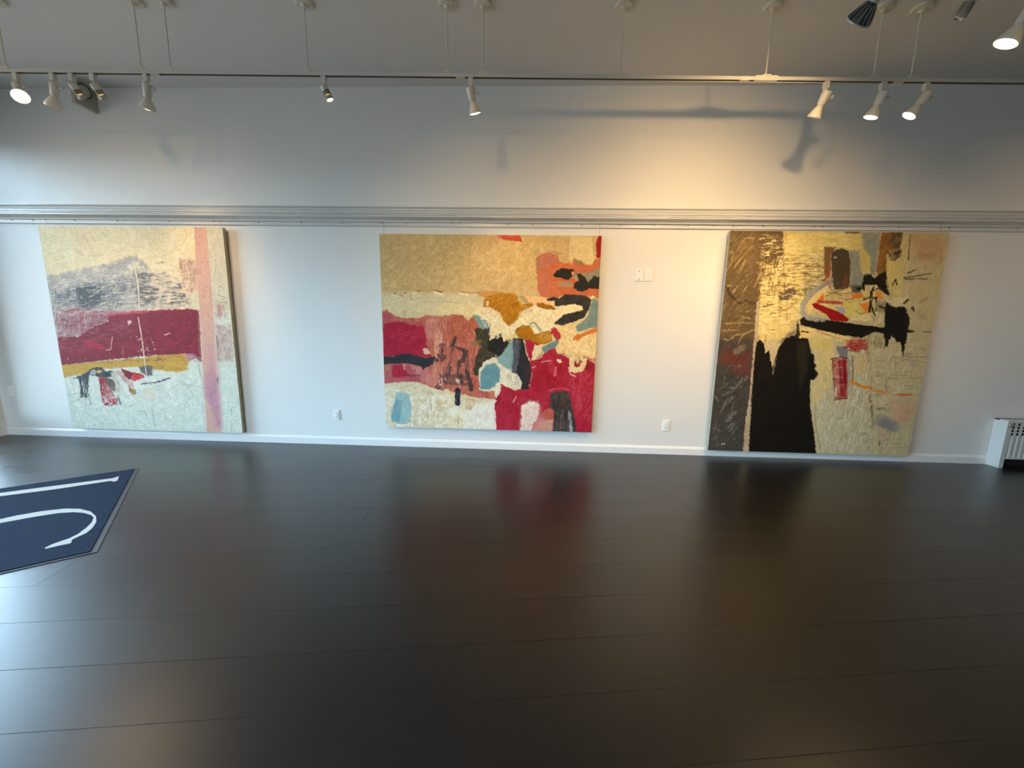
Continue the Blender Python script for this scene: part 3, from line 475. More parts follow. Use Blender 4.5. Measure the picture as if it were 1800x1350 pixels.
PAINT_2 = [
 ('F',[-7.1,-6.4,243.8,-9.9,247.8,227.1,-9.5,236.4],(214,198,152),dict(a=2, m=((204,186,140),.6))),
 ('F',[-7.1,-6.4,243.8,-9.9,248.8,63.6,173.3,59.6,106.6,58.1,58.5,60.4,0.3,61.2],(206,178,124),dict(s=2, e=2, a=40, m=((196,166,110),.7))),
 ('F',[-1.6,-1.1,28.8,-1.6,24.4,27.4,10.1,59.1,-1.7,61.2],(186,164,120),dict(s=12, e=6, a=60, q=.4, o=.7)),
 ('F',[59,8.7,167.5,3.5,165.6,56,62.4,58.1],(214,188,132),dict(s=10, e=6, a=70, q=.5, o=.5)),
 ('F',[0.2,63.1,104.7,60.9,104.9,79.7,3.5,81.9],(212,198,158),dict(s=3, e=2, a=2, m=((222,208,166),.7))),
 ('F',[62.3,73.1,104.8,72.2,101.1,87.4,89.4,83.9,62.2,84.5],(228,210,160),dict(s=3, e=2, a=3, m=((216,196,146),.7))),
 ('F',[202.4,-0.5,224.4,0.9,229.8,29.3,216.8,27.7,201.7,24.4],(224,202,150),dict(e=.6, s=.5, a=85, m=((210,186,136),.5))),
 ('S',[199,6.6,206.8,13.6,205.3,20.7,196,20.9],(188,164,116),dict(o=.35, s=1, w=1.5)),
 ('F',[0.3,0.6,204.2,-0.5,165.6,56,0.3,59.3],(226,202,150),dict(s=8, e=5, q=.5, cl=5, k=4, o=.6)),
 ('F',[0.3,0.6,204.2,-0.5,165.6,56,0.3,59.3],(222,196,142),dict(s=8, e=5, q=.52, cl=1.6, k=5, o=.5)),
 ('F',[0.3,0.6,204.2,-0.5,165.6,56,0.3,59.3],(184,158,108),dict(s=8, e=5, q=.56, cl=3, k=5, o=.6)),
 ('F',[57.1,57.7,64.5,60.2,69.1,61.7,66.3,62.7,58,62.4],(240,226,182),dict(e=.6)),
 ('S',[58.5,57.7,62.6,58.7,66.8,59.8],(186,108,70),dict(e=.4, w=1.4)),
 ('F',[84.6,59.8,90.1,60,92,62.6,85.6,62.3],(240,224,178),dict(e=.8)),
 ('F',[92.4,61.3,96.1,60.7,95.6,63.4,92.9,63.5],(238,220,172),dict(e=.8)),
 ('F',[35,60.2,39.2,60.1,38.7,62.3,35,62.9],(236,222,178),dict(e=.8)),
 ('S',[87.4,59.1,94.7,59.6,103.8,59.7],(196,130,80),dict(e=.6, w=1)),
 ('F',[19.2,61.8,24.8,62.6,23.8,65.8,21,64.9],(196,158,116),dict(e=.8, s=.5)),
 ('S',[14.2,61.8,16.5,61.5],(150,130,90),dict(w=1.4)),
 ('S',[25.7,61.3,27.6,60.8],(160,140,96),dict(w=1.2)),
 ('S',[40.6,58.3,42.4,58],(178,140,56),dict(w=1.4)),
 ('S',[31.3,61.6,33.5,67.8],(170,150,110),dict(w=.6)),
 ('S',[45,69.8,63.5,69.7,85.6,70.3],(184,164,118),dict(o=.6, w=.5)),
 ('S',[2.8,55,30.4,58,41.5,58.9,58.1,57.9],(176,148,104),dict(o=.6, w=.5)),
 ('S',[104.7,58.1,127.6,58.2,154.3,59.9,181,63.1],(190,150,100),dict(o=.7, w=.6)),
 ('F',[104.7,59.1,116.1,57.9,146.7,60.1,148.7,63.8,116.3,66.3,108.6,63.7],(202,152,84),dict(e=1, s=.6)),
 ('F',[0.4,82,5.6,79,9.4,82.8,15.2,86.5,38.7,88.2,50.5,84.7,62.2,86.4,81.7,82.5,89.4,83.9,95.3,91,100.1,84.6,106.9,91.1,114.9,110.1,108.4,139.7,109.7,161.6,127.7,169.2,126.8,176.7,105.8,175.5,85.7,170.9,73.7,167.8,65.6,168.4,53.6,164.7,37.5,159.1,19.4,159.6,-3,162.3],(192,117,100),dict(e=1, s=.4, a=86, m=((172,92,72),.8))),
 ('F',[54.4,86.5,73.9,86.1,71.9,99.6,62,111.4,50.2,109.8,48.4,92.4],(196,128,116),dict(s=2, e=2, a=86, m=((206,150,134),.7))),
 ('F',[58.3,87.4,104.9,86.4,107.1,110.3,97.4,110.5,64,109.4],(180,104,66),dict(s=3, e=2, a=88, q=.42, o=.8)),
 ('F',[1.6,82,9.4,82.8,15.1,91.3,44.5,92.5,46.4,96.3,1.2,93.5],(170,76,88),dict(s=1.5, e=1, a=85, m=((190,120,110),.6))),
 ('F',[23.5,79.7,27.2,79.2,27.1,85.6,23.3,86.1],(198,164,140),dict(s=1, o=.7)),
 ('F',[1.2,94.5,19,91.2,32.7,95.1,44.5,96.7,47.7,103,49.5,119.6,54.9,130.2,28.1,129,0.4,130.7],(160,24,56),dict(e=1, s=.5, a=20, m=((178,44,72),.8))),
 ('F',[13.5,103.5,23,101.5,31.3,105.9,44.5,104.6,34,113.2,19.9,110.8],(186,62,86),dict(s=2, e=2, a=25, q=.5, o=.6)),
 ('F',[1.8,139.6,41.8,141.5,39.6,157.6,19.4,159.6,-0.6,162.3],(172,76,88),dict(e=1, s=1, a=86, m=((190,110,112),.7))),
 ('F',[8.7,140.2,19.3,138.5,29.5,151.1,21.8,153.7,8.3,154.6],(166,30,58),dict(s=1.2, e=1.2, a=80, m=((180,60,80),.6))),
 ('F',[1.1,140.4,7.8,140.3,8.3,155.6,1.5,157.7],(180,140,110),dict(s=2, o=.7, a=86, q=.4)),
 ('F',[1.6,154.8,23.7,155.1,22.6,160,1.4,160.6],(178,88,98),dict(s=1, e=1, a=0, m=((196,120,120),.6))),
 ('F',[30.7,141.5,49.7,141,56.2,163.8,40,155.6],(192,118,116),dict(s=2, e=1, a=87, m=((206,150,136),.7))),
 ('F',[56.4,136.1,63,135.9,59.1,154.1,61,161.7,55.2,163.8,53.4,150.4],(208,148,130),dict(s=1.5, e=1, a=87, m=((190,120,100),.6))),
 ('F',[61.1,137.9,64,137.8,63.9,148.2,60.6,147.4],(180,110,50),dict(s=1.2, a=87, o=.7)),
 ('F',[59.7,102.4,66.5,101.8,66.9,112.4,64.1,118.1,61.7,129.4,57.4,135.1,57.1,117.3],(218,160,138),dict(e=.8, s=.6, a=86, m=((206,146,124),.6))),
 ('F',[44.3,121.4,48.1,120.3,52.9,124.9,51.8,127.7,45.2,127],(226,186,166),dict(e=.6, s=.4)),
 ('S',[23.1,137.5,23.2,144.6],(220,180,180),dict(w=.6)),
 ('S',[22.8,151.8,32.4,151.8,40.5,151.1],(70,50,50),dict(dry=.3, w=.7)),
 ('S',[40.1,149.8,40.1,157.5],(80,50,55),dict(w=.5)),
 ('S',[35.4,144.3,35.8,146.6],(60,40,45),dict(w=.6)),
 ('F',[-1,130.5,9.9,130.7,19.5,127.6,29,126.9,36.6,129.1,47.9,131.1,57.4,129.5,62.6,134,57.3,137.2,47.8,142.2,44.9,144.9,42.1,141.4,28.8,138,14.5,138.2,-1.3,139.6],(46,48,54),dict(e=.5, s=.25, a=5, m=((62,62,66),.5))),
 ('F',[52.4,90.4,106.9,89.2,107.7,165.7,57.6,165.2],(150,80,62),dict(e=2, s=2, a=88, q=.66, o=.6)),
 ('F',[52.4,90.4,106.9,89.2,107.7,165.7,57.6,165.2],(222,166,146),dict(e=2, s=2, a=88, q=.72, o=.6)),
 ('S',[80.5,109.3,78,116.6],(70,62,62),dict(o=1, e=1, dry=.2, a=86, w=5)),
 ('S',[79.1,117.9,86.6,120.7,94.6,123.8],(70,62,62),dict(o=.95, e=1, dry=.2, a=86, w=3)),
 ('S',[76.8,118.7,75.8,130.9,73.9,139.4],(70,62,62),dict(o=.6, e=1, dry=.2, a=86, w=2.2)),
 ('S',[89.9,123,90.4,128.6,88.3,134.3],(70,62,62),dict(o=.9, e=1, dry=.2, a=86, w=3.6)),
 ('S',[92.7,124.8,94.2,133.2,93.3,142.6],(70,62,62),dict(o=.8, e=1, dry=.2, a=86, w=4.5)),
 ('S',[93.8,145.5,97.1,154.9,98.6,165.4],(70,62,62),dict(o=.95, e=1, dry=.2, a=86, w=5)),
 ('S',[84.3,135.3,84.3,143.8,86.7,157.1],(70,62,62),dict(o=.85, e=1, dry=.2, a=86, w=4.2)),
 ('S',[74.4,141.3,69.6,153.8,60.5,164.6],(70,62,62),dict(o=.8, e=1, dry=.2, a=86, w=5)),
 ('S',[72.4,151.8,92.4,153.1],(70,62,62),dict(o=.65, e=1, dry=.2, a=86, w=5.5)),
 ('S',[69.6,158.6,93.4,159.3],(70,62,62),dict(o=.65, e=1, dry=.2, a=86, w=4)),
 ('S',[63.2,116.7,64.6,115.7,67.4,116.6,66.9,122.7,65,126],(70,62,62),dict(o=.9, e=1, dry=.2, a=86, w=3)),
 ('S',[61.7,128.4,68.7,130.1,65.9,133],(70,62,62),dict(o=.85, e=1, dry=.2, a=86, w=4)),
 ('S',[86.7,149.5,87.7,159],(70,62,62),dict(o=.8, e=1, dry=.2, a=86, w=4)),
 ('S',[62.9,149.2,65.8,157.7],(70,62,62),dict(o=.5, e=1, dry=.2, a=86, w=3.5)),
 ('F',[72.5,149.9,92.4,149.3,93.4,160.8,70.5,160.5],(120,92,84),dict(s=1.5, e=1.5, a=5, q=.5, o=.7)),
 ('F',[81,153.5,85.8,155.2,84.8,160.1,81.5,158.2],(214,180,164),dict(e=.8, s=.5)),
 ('D',[61,154,70.5,153.8,70.5,161.4,62.9,161.7],(220,190,176),dict(r=.7, n=14)),
 ('F',[-3,162.3,19.4,159.2,37.5,158.7,53.6,164.7,65.6,168.4,73.7,166.8,78.7,180.9,80.1,183.3,86.8,183.1,87.3,172.4,105.8,175.5,126.3,176.7,127.1,223,-5.1,227.7],(222,210,180),dict(e=.7, s=.3, a=30, m=((208,194,160),.8))),
 ('F',[89.8,182.6,125.9,179.4,126,210.4,89.9,211.6],(230,224,208),dict(s=2, e=2, a=80, m=((216,208,190),.6))),
 ('F',[0.7,173,17.1,170.5,12.3,199.6,-0.4,210.5],(224,218,200),dict(s=3, e=2, a=80, q=.4, o=.7)),
 ('F',[43.6,169,53.2,168.7,57,172.5,47.4,172.8],(196,178,140),dict(s=1.5, o=.7)),
 ('F',[47.4,174.7,57,174.4,58.8,185.1,49.1,189.4],(228,222,206),dict(s=2, e=2, a=60, q=.4, o=.8)),
 ('F',[57,181.3,62.8,176.2,71.4,176.9,72.3,184.7,62.7,187.9],(208,184,142),dict(s=2, e=1.5, a=30, m=((220,204,166),.6))),
 ('F',[92,177.2,98.2,176.1,104.9,178.3,98.3,189.7,92.1,189.5],(200,174,132),dict(s=1, e=1, a=80, m=((216,200,160),.7))),
 ('F',[74.2,207.4,72.8,194.5,78.1,184.5,83.9,182.9,89.7,188.1,93.6,197.8,92.2,206.8],(224,212,176),dict(s=1, e=.5, a=86, m=((212,198,160),.6))),
 ('F',[67.6,165.9,72.4,166.2,76.2,178.7,80,180.5,79.1,183,74.3,186.6,71.4,178.9],(222,208,166),dict(s=.8, e=.8)),
 ('F',[-1,164.9,124.9,179.4,125.4,210.4,-0.5,214.7],(238,232,214),dict(e=2, s=2, q=.5, cl=4, k=6, o=.7)),
 ('S',[83.4,167.3,82.9,181.9],(48,48,56),dict(e=.5, dry=0, w=6)),
 ('S',[52.2,175.6,52.8,190.2],(120,105,85),dict(o=.8, w=.5)),
 ('S',[48.6,195.3,48.8,200.2],(120,105,85),dict(o=.8, w=.5)),
 ('S',[60.5,194.9,60.7,199.9],(120,105,85),dict(o=.8, w=.5)),
 ('S',[32.4,203.8,33.5,208.7],(120,105,85),dict(o=.8, w=.5)),
 ('S',[83.9,198.1,83.4,207],(120,105,85),dict(o=.8, w=.5)),
 ('S',[96.9,185.9,97.4,188.8],(120,105,85),dict(o=.8, w=.5)),
 ('F',[13.2,170.9,20.5,170.5,28.1,173.4,30.7,190,28.7,204.9,20.6,208.4,6.9,205.8,6.2,196.7,11.7,180.7],(154,182,180),dict(e=1, s=.5, a=80, m=((170,194,188),.7))),
 ('F',[12.5,179.7,19.2,181,17.9,195.3,16.2,205.3,7.4,204.6,6.4,196.7,10.8,186.6],(122,160,166),dict(e=1, s=1, a=80, m=((140,174,176),.6))),
 ('F',[104.9,83.5,114.6,85.2,123.4,92.6,122.6,102.2,112.9,100.5,107,94.9,99.5,83.6],(134,160,154),dict(e=.6, s=.3, a=30, m=((120,146,140),.5))),
 ('F',[103.1,98.8,116.7,96.6,124.7,109.9,142.3,113.3,141.4,119.1,128.9,128.3,115.3,133.6,108.5,149.6,99.6,148.9,103.4,128,109.2,118,103.2,110.4],(58,54,46),dict(e=2, s=.8, a=60, m=((96,88,60),.6))),
 ('F',[97.4,110.5,111,110.2,107.2,118.1,99.4,118.3],(150,120,76),dict(s=1, e=1.5, a=5, q=.45, o=.8)),
 ('F',[125.5,98.3,131.3,101,136.4,109.6,142.6,110.4,138.5,116.3,142.1,121.1,128.9,127.3,117.1,121.7,116.9,110.1],(38,36,34),dict(e=2, s=.4, a=20, m=((60,56,46),.5))),
 ('F',[130.9,127.2,143.2,109.4,149.9,109.2,149,148.5,135.1,140.9,125.1,131.3],(134,164,162),dict(e=.8, s=.4, a=86, m=((150,176,170),.6))),
 ('F',[107.1,143.7,113.3,133.6,125,129.4,134.1,139,151,148.4,155.7,160.3,151.5,164.8,137.5,161.2,130.5,158,126.7,169.2,115.7,167.1,108.1,166.5],(228,218,192),dict(e=1, s=.3, a=50, m=((206,194,168),.7))),
 ('F',[109.5,145.6,154.7,140.4,155.3,162.3,117.7,167.5],(242,234,214),dict(e=1, s=1, q=.52, cl=1.4, k=8, o=.6)),
 ('F',[109.1,145.6,115.3,137.9,125.1,135.3,131.2,143,130.7,159,117.7,165.4,108.9,164.7],(104,146,152),dict(e=.7, s=.3, a=60, m=((124,164,166),.7))),
 ('F',[137.2,146.8,151,149.4,154.4,162.3,143.4,160.6],(170,168,160),dict(s=1, e=1.5, a=80, q=.45, o=.8)),
 ('F',[144.1,107.7,155.7,107.9,159.4,124,165.9,137.8,165.8,149.1,162.3,164.4,153.6,165.9,155.7,157,149.8,146.7,143.9,145,145.6,129],(44,44,48),dict(e=.7, s=.4, a=82, m=((60,60,64),.6))),
 ('F',[144.7,110.5,152,110.3,151.2,128.8,149.3,146.3,144.1,144.5,145.4,129],(104,106,116),dict(e=1.5, s=1, a=84, m=((66,66,72),.8))),
 ('F',[99.1,80.8,108.7,74.9,121.2,75.2,130.3,80.7,134.4,90.4,142.2,95.6,149.4,88.6,155.9,82.4,166.3,76.5,174.6,70.7,189.1,76,217.7,71.3,218.3,75.7,197.1,83.7,188.2,90.7,195.7,96.6,186.3,99.7,174.7,98.1,166.9,94.4,162.5,90.9,151.8,94.2,145.9,102,142.6,109.8,137.9,107.6,134.5,111.9,131.4,103.9,127.5,103,123.7,108,119.2,111,119.8,94.6,114.7,89,104.9,83.5],(236,216,168),dict(e=1, s=.25, a=35, m=((214,190,144),.75), t=.5)),
 ('F',[114.5,79.5,122.2,77.4,128.1,84.9,124.4,94.5,119.5,88.9],(214,196,160),dict(s=1, e=1, a=40, q=.4, o=.7)),
 ('F',[101,72.3,217.2,69.8,193.8,96.7,147.8,101.6,120.8,110],(248,234,200),dict(e=2, s=1, q=.5, cl=1.5, k=8, o=.8)),
 ('F',[112.4,66.4,120.4,61.7,135.3,59.9,149.1,62.8,153.1,71.1,162.2,69.5,165.4,72.8,151.4,79.1,148.6,88.6,139.9,94.5,134,90.8,129.9,80.3,120.2,75.2,111.8,74.3],(184,128,22),dict(e=.9, s=.3, a=50, m=((160,106,18),.75))),
 ('F',[114.4,68.2,117.8,68.1,117.5,73.8,114.8,73.5],(222,196,140),dict(e=.5)),
 ('S',[148.8,65.6,154.7,73,160.5,74.7],(200,180,130),dict(o=.8, w=1.2)),
 ('F',[149.3,61.8,155.7,62.6,160.4,67.8,161.4,70.5,156.8,69.7,152.1,65.3],(168,160,124),dict(e=.8, s=.6)),
 ('F',[155.7,62.4,180.1,63.9,187.5,68.1,189.5,73,181.3,70.9,168.5,68.5,167.3,72.6,161.3,68.2],(236,192,136),dict(e=.5, s=.3)),
 ('F',[169.3,69.2,175.8,69.7,184.9,71.7,190.3,75,188.8,76.5,180.6,76.3,172.4,74.2,169.3,73.4],(164,114,18),dict(e=.6, s=.2, a=20, m=((140,94,14),.6))),
 ('F',[159.1,71.9,164.5,68.9,166.1,72.6,162.4,74],(172,120,20),dict(e=.5)),
 ('F',[147.1,97.6,154.8,93.3,163,94,166,99.9,169.8,103.4,177,100.5,184.2,99,186.5,103.9,187.6,109.9,178.4,113.8,170.1,114,164.4,109.1,150.6,107.6,146.6,102.2],(178,126,24),dict(e=1, s=.3, a=40, m=((150,100,20),.8))),
 ('F',[169.8,103.4,184.3,99.4,186.5,108.5,173.7,111.6],(206,166,84),dict(s=1, e=2, a=40, q=.5, o=.8)),
 ('S',[162.9,91.5,167.5,90.1,172.3,96.3,174.2,98.5],(150,162,150),dict(w=1.6)),
 ('F',[164.9,94.7,172.4,99,173.4,101.7,167.9,101.9],(238,224,190),dict(e=.8)),
 ('F',[192.6,91,210.7,90.6,216.3,105.7,234,97.6,235.8,127.4,222.2,126.8,206.7,125.6,191,119.8,191.6,112.1,196.3,100.4],(226,200,146),dict(e=.8, s=.4, a=30, m=((214,184,128),.7))),
 ('F',[112.4,62.6,163.8,61.6,149.5,92,132.1,90.5],(206,156,50),dict(e=1, s=1, q=.52, cl=1.6, k=8, o=.6)),
 ('F',[163.9,120.5,231.9,126.5,234.8,210.8,166.4,198.6],(118,14,32),dict(e=3, s=3, a=78, q=.66, o=.6)),
 ('F',[191.7,92.9,234.4,105.2,233.8,126.5,194.9,119.7],(240,220,172),dict(e=2, s=1, q=.5, cl=2, k=7, o=.7)),
 ('F',[156.6,107.4,167.2,110.4,173.8,113.4,170.7,130.2,176.2,128.2,183.2,118.7,191.4,117.6,192.6,123.1,199.1,124.8,205.7,127.4,211.6,134.7,220.8,134.4,225,126.9,235.2,129.4,237.6,215.6,124.7,219.6,125.1,183,129.8,157.8,137.9,161.8,147.4,165.1,162.5,164.4,166.2,147.2,165.4,137.8,159.2,119.3],(164,30,56),dict(e=1, s=.3, a=80, m=((186,64,84),.6))),
 ('F',[167,130.3,202.1,129.3,201.8,161.4,175.7,164,165.8,151],(150,20,38),dict(s=8, e=4, a=70, q=.4, o=.7)),
 ('F',[206.4,142.3,233.8,135.9,236.1,206.8,214.1,184,207.4,161.2],(190,86,100),dict(s=4, e=3, a=76, q=.55, o=.7)),
 ('F',[225,126.9,234.3,129.4,234.4,147.1,223.1,141.8],(140,22,36),dict(s=2, e=2, a=60, m=((176,60,74),.7))),
 ('F',[183.7,130.8,189.2,130.6,190,148.4,186,142.9],(196,84,102),dict(s=2, e=1.5, a=84, q=.4, o=.7)),
 ('F',[190.9,138,193.5,138,193.3,148.8,190.2,148.9],(206,100,120),dict(e=.5)),
 ('F',[192.9,129.6,197.5,129.5,198.8,133.1,193,132.4],(236,210,180),dict(e=1.2)),
 ('S',[176.4,133.3,183.7,131.7,187.4,131.6],(220,160,150),dict(dry=.4, w=.6)),
 ('S',[166.4,140.1,169.6,138.2],(220,170,160),dict(w=.8)),
 ('S',[149.5,172.7,146.2,178.9],(222,190,190),dict(w=.6)),
 ('D',[138.3,176.7,232.3,173.8,234.3,207.8,139,211.1],(210,150,160),dict(r=.4, n=18)),
 ('F',[168.8,114,175,116.2,174.2,123.6,168.9,131.6,165,130.8,166.7,121.9],(230,214,176),dict(e=.8, s=.25, a=70, m=((206,186,146),.7))),
 ('F',[175.8,117.2,184.8,112.2,195.1,107.8,195,111,190.5,117.1,178.8,123.2],(124,146,138),dict(e=.5, s=.3, a=25, m=((104,126,120),.5))),
 ('F',[184.9,96.7,188.6,94.4,194.3,98.3,197,102.8,196.1,107.8,190.6,108.6,187.2,103],(172,28,46),dict(e=1.5, s=.3, a=60, m=((206,120,110),.4))),
 ('F',[188.5,91.4,190.2,87.7,193.9,89.5,194.5,92.6,190.4,92.7],(160,156,140),dict(e=.5)),
 ('F',[209.9,105.2,213.6,102.4,217.2,102.3,234.4,93.7,235.7,99.1,221,104,214.9,109.2,210.3,108.4],(206,132,62),dict(e=.8, s=.3, a=20, m=((190,110,50),.6))),
 ('F',[206.6,127.4,212.6,126.7,212.8,136.5,216.8,137.8,219.1,128.9,225,126.9,226,136.1,221.3,143.3,213,144.5,207.8,142.3],(230,208,164),dict(e=1, s=.3, a=70, m=((206,176,130),.6))),
 ('F',[212.2,128.1,215.3,134.6,217.2,136.4,218.7,129.8,220.6,130.7,218.2,138.2,213.5,136.5],(150,28,42),dict(e=.8)),
 ('S',[206.3,138.5,208.5,146,214.1,148.2],(214,180,160),dict(w=.9)),
 ('S',[225,126.9,229.6,127.7,233.9,130.3],(214,170,140),dict(dry=.3, w=.8)),
 ('S',[226,128.7,233.6,132.2],(214,170,140),dict(dry=.3, w=.8)),
 ('S',[203.8,125.6,205.3,128.3],(214,170,140),dict(dry=.3, w=.8)),
 ('S',[221.7,133.5,221.6,140],(214,170,140),dict(dry=.3, w=.8)),
 ('F',[168.2,22.3,173.9,19.5,180.9,17,189.1,19.4,192.1,25.4,197.8,28.7,206.2,27.9,207.6,22.5,211.3,24.6,215.9,27.5,226.6,30.1,229.1,24.1,236.6,21.6,239.5,66.2,229.4,62,216.8,61.8,198.8,60.4,191.8,64.5,181,64,171.9,62.4,169.9,51.8,169.3,43,167.8,34.4],(198,118,80),dict(e=1, s=.4, a=10, m=((186,104,66),.6))),
 ('F',[168.2,22.3,173.9,19.5,180.9,17,189.1,19.4,190.1,25.4,179.7,32.5,170.9,34.3,167.8,34.4],(190,126,104),dict(s=2, e=1, a=20, m=((176,112,88),.6))),
 ('F',[167,24.1,170.5,22.3,172.6,32.6,168.3,35.2],(160,130,96),dict(s=1.5, o=.7)),
 ('F',[170.1,37.8,181.8,39.3,180.9,60.3,171.9,60.5],(196,128,104),dict(s=4, e=2, o=.8, a=80, m=((180,110,84),.5))),
 ('F',[207.7,23,215.7,25,218.6,29.2,213.3,28.4,209.7,27.6],(150,128,88),dict(s=1, e=1)),
 ('F',[206.8,40.2,210.2,37.9,227,37.5,229.6,33.3,236.8,31.9,235.8,42.7,223.3,49,212.3,44.4],(152,146,118),dict(e=1, s=.5, a=30, m=((136,130,104),.6))),
 ('F',[191.1,47.4,207.2,47.5,207.4,51.5,192.2,51.3],(166,146,114),dict(e=.8, s=.8)),
 ('F',[185.6,40.3,189.7,35.7,194.2,33.1,201.1,33.6,206.5,34.1,208.3,36.1,206.1,41.5,202.6,45.2,198.1,44.7,194.6,42.7,189.1,42.7],(48,44,38),dict(e=.5, s=.25)),
 ('F',[210.1,38.5,215.6,38.7,218.8,41.2,223.2,47.4,229,40.2,236.1,41.8,236.5,54.1,225.3,53.3,219.2,56.7,213,56.6,208.2,53.2,208.3,48.4,213.5,45.2],(50,46,38),dict(e=.7, s=.3)),
 ('F',[205.3,36.7,207.5,36.7,207.5,40.6,205.4,39.8],(230,160,130),dict(e=.4)),
 ('F',[207.3,41.5,211.2,40.5,212.8,44,208.8,44.9],(170,160,130),dict(e=.8)),
 ('F',[179.4,65.2,186.4,62.7,193.6,64.3,198.8,60.4,207.8,59.8,216.8,60.9,224.9,62.5,228,66.4,225.7,75.3,220.8,83.9,209.3,89.1,196.8,93.2,188.9,90.5,194.6,85.4,199.8,80.8,217.7,76.6,218.5,71.9,208.3,70.5,195.8,72,189,72.7,188.8,67.2,181.2,67.6],(52,48,44),dict(e=.6, s=.3, a=15, m=((76,72,66),.7))),
 ('F',[190.1,76.5,199.4,72.8,210.1,69.4,218.3,72.8,218.7,75.9,208.7,77.5,199.8,80.5],(238,218,170),dict(e=.9, s=.3)),
 ('F',[211.5,94,218.3,88.9,223.5,84.3,226.9,73.5,228.7,62.9,235,66.3,236.7,93.9,227.7,95.4,214.8,100],(130,150,140),dict(e=.5, s=.3, a=60, m=((116,134,124),.6))),
 ('F',[226.3,62.9,229.3,60.7,231.4,62.8,227.7,64.6],(232,216,170),dict(e=.6)),
 ('F',[231.7,-0.6,237.8,-0.7,238.4,22.2,230.7,22.3,230.5,14.5,229,9.5,230.3,3.6],(160,24,32),dict(e=.6, s=.25)),
 ('F',[125.9,0.1,149.6,0.2,153.1,7.4,139.8,6,128.2,3.4],(206,92,66),dict(e=.8, s=.4, a=5, m=((190,70,50),.5))),
 ('F',[116.6,1.1,125.9,0.9,129.1,3.4,127.5,10.2,122,6.5,116.7,5.3],(200,158,120),dict(s=1.5, e=1, o=.8)),
 ('F',[163.1,14.8,170.2,13.8,172.1,17.2,165.1,20.7],(170,156,110),dict(s=3, o=.6)),
 ('S',[184.4,16.1,194.2,18.5],(150,130,90),dict(o=.7, w=1)),
 ('F',[153.5,214.6,154.9,195.7,155.1,184,164.8,176.4,174.3,178,177.4,186.2,176.8,195,191.9,192.5,192.7,213.2],(190,120,132),dict(s=1.5, e=1, a=84, m=((206,150,150),.6))),
 ('F',[156.2,182.5,164.8,177.7,173.5,178.7,176,186.2,174.4,196.1,169.5,203.1,167.9,213.6,155.4,214,155.9,195.7],(230,216,198),dict(e=1.5, s=.5, a=84, m=((214,180,176),.6))),
 ('F',[176.7,192.6,185.9,184.9,192.1,186.7,190.4,199.5,179.7,197.4],(178,88,76),dict(e=.8, s=.5, a=84, m=((196,120,104),.6))),
 ('F',[171.3,201.1,190.2,198.5,191.1,214.3,169.9,215],(194,156,132),dict(e=1, s=.8, a=20, m=((206,140,130),.6))),
 ('F',[167.6,204.2,173.2,202.5,176.2,204.9,171.6,210,168.7,209.1],(206,130,130),dict(s=1, e=1, o=.8)),
 ('F',[187.2,166.8,203.8,164.9,208.9,168.8,211.4,182.2,215.9,196.6,218.3,213.3,190.7,214.3,192.1,185.9,186.3,184.2],(62,56,50),dict(e=1, s=.4, a=84, m=((96,88,84),.8))),
 ('F',[207.7,187.2,210.6,190,214.1,211.5,210.8,212.6],(168,166,166),dict(s=.6, e=1, a=84, m=((110,108,110),.6))),
 ('S',[201.1,187.4,200.1,208],(126,104,104),dict(dry=.4, o=.8, w=2)),
 ('F',[198.2,166.2,203.9,166.1,204.5,180.5,199.8,180.6],(96,78,60),dict(s=1.5, o=.7)),
 ('S',[185.1,165.7,190.6,163.1,199.9,161.9,207.5,164],(200,90,104),dict(dry=.3, w=1.4)),
 ('F',[124,177.2,126.4,177.1,125.1,187.9,127.1,192.7,126.6,216.5,121.8,216.7],(226,216,200),dict(e=1.5, s=.3)),
 ('S',[127.2,169.4,128.4,180.9],(120,40,50),dict(w=.9)),
 ('F',[119.1,166.7,127.6,167.4,124.9,175.2,119.2,175.9],(196,124,102),dict(e=1, s=.4)),
 ('F',[125.6,157.9,131.2,156.8,130.9,167.3,126.8,174.2,124.9,172.3],(230,216,196),dict(e=1.2, s=.3)),
]
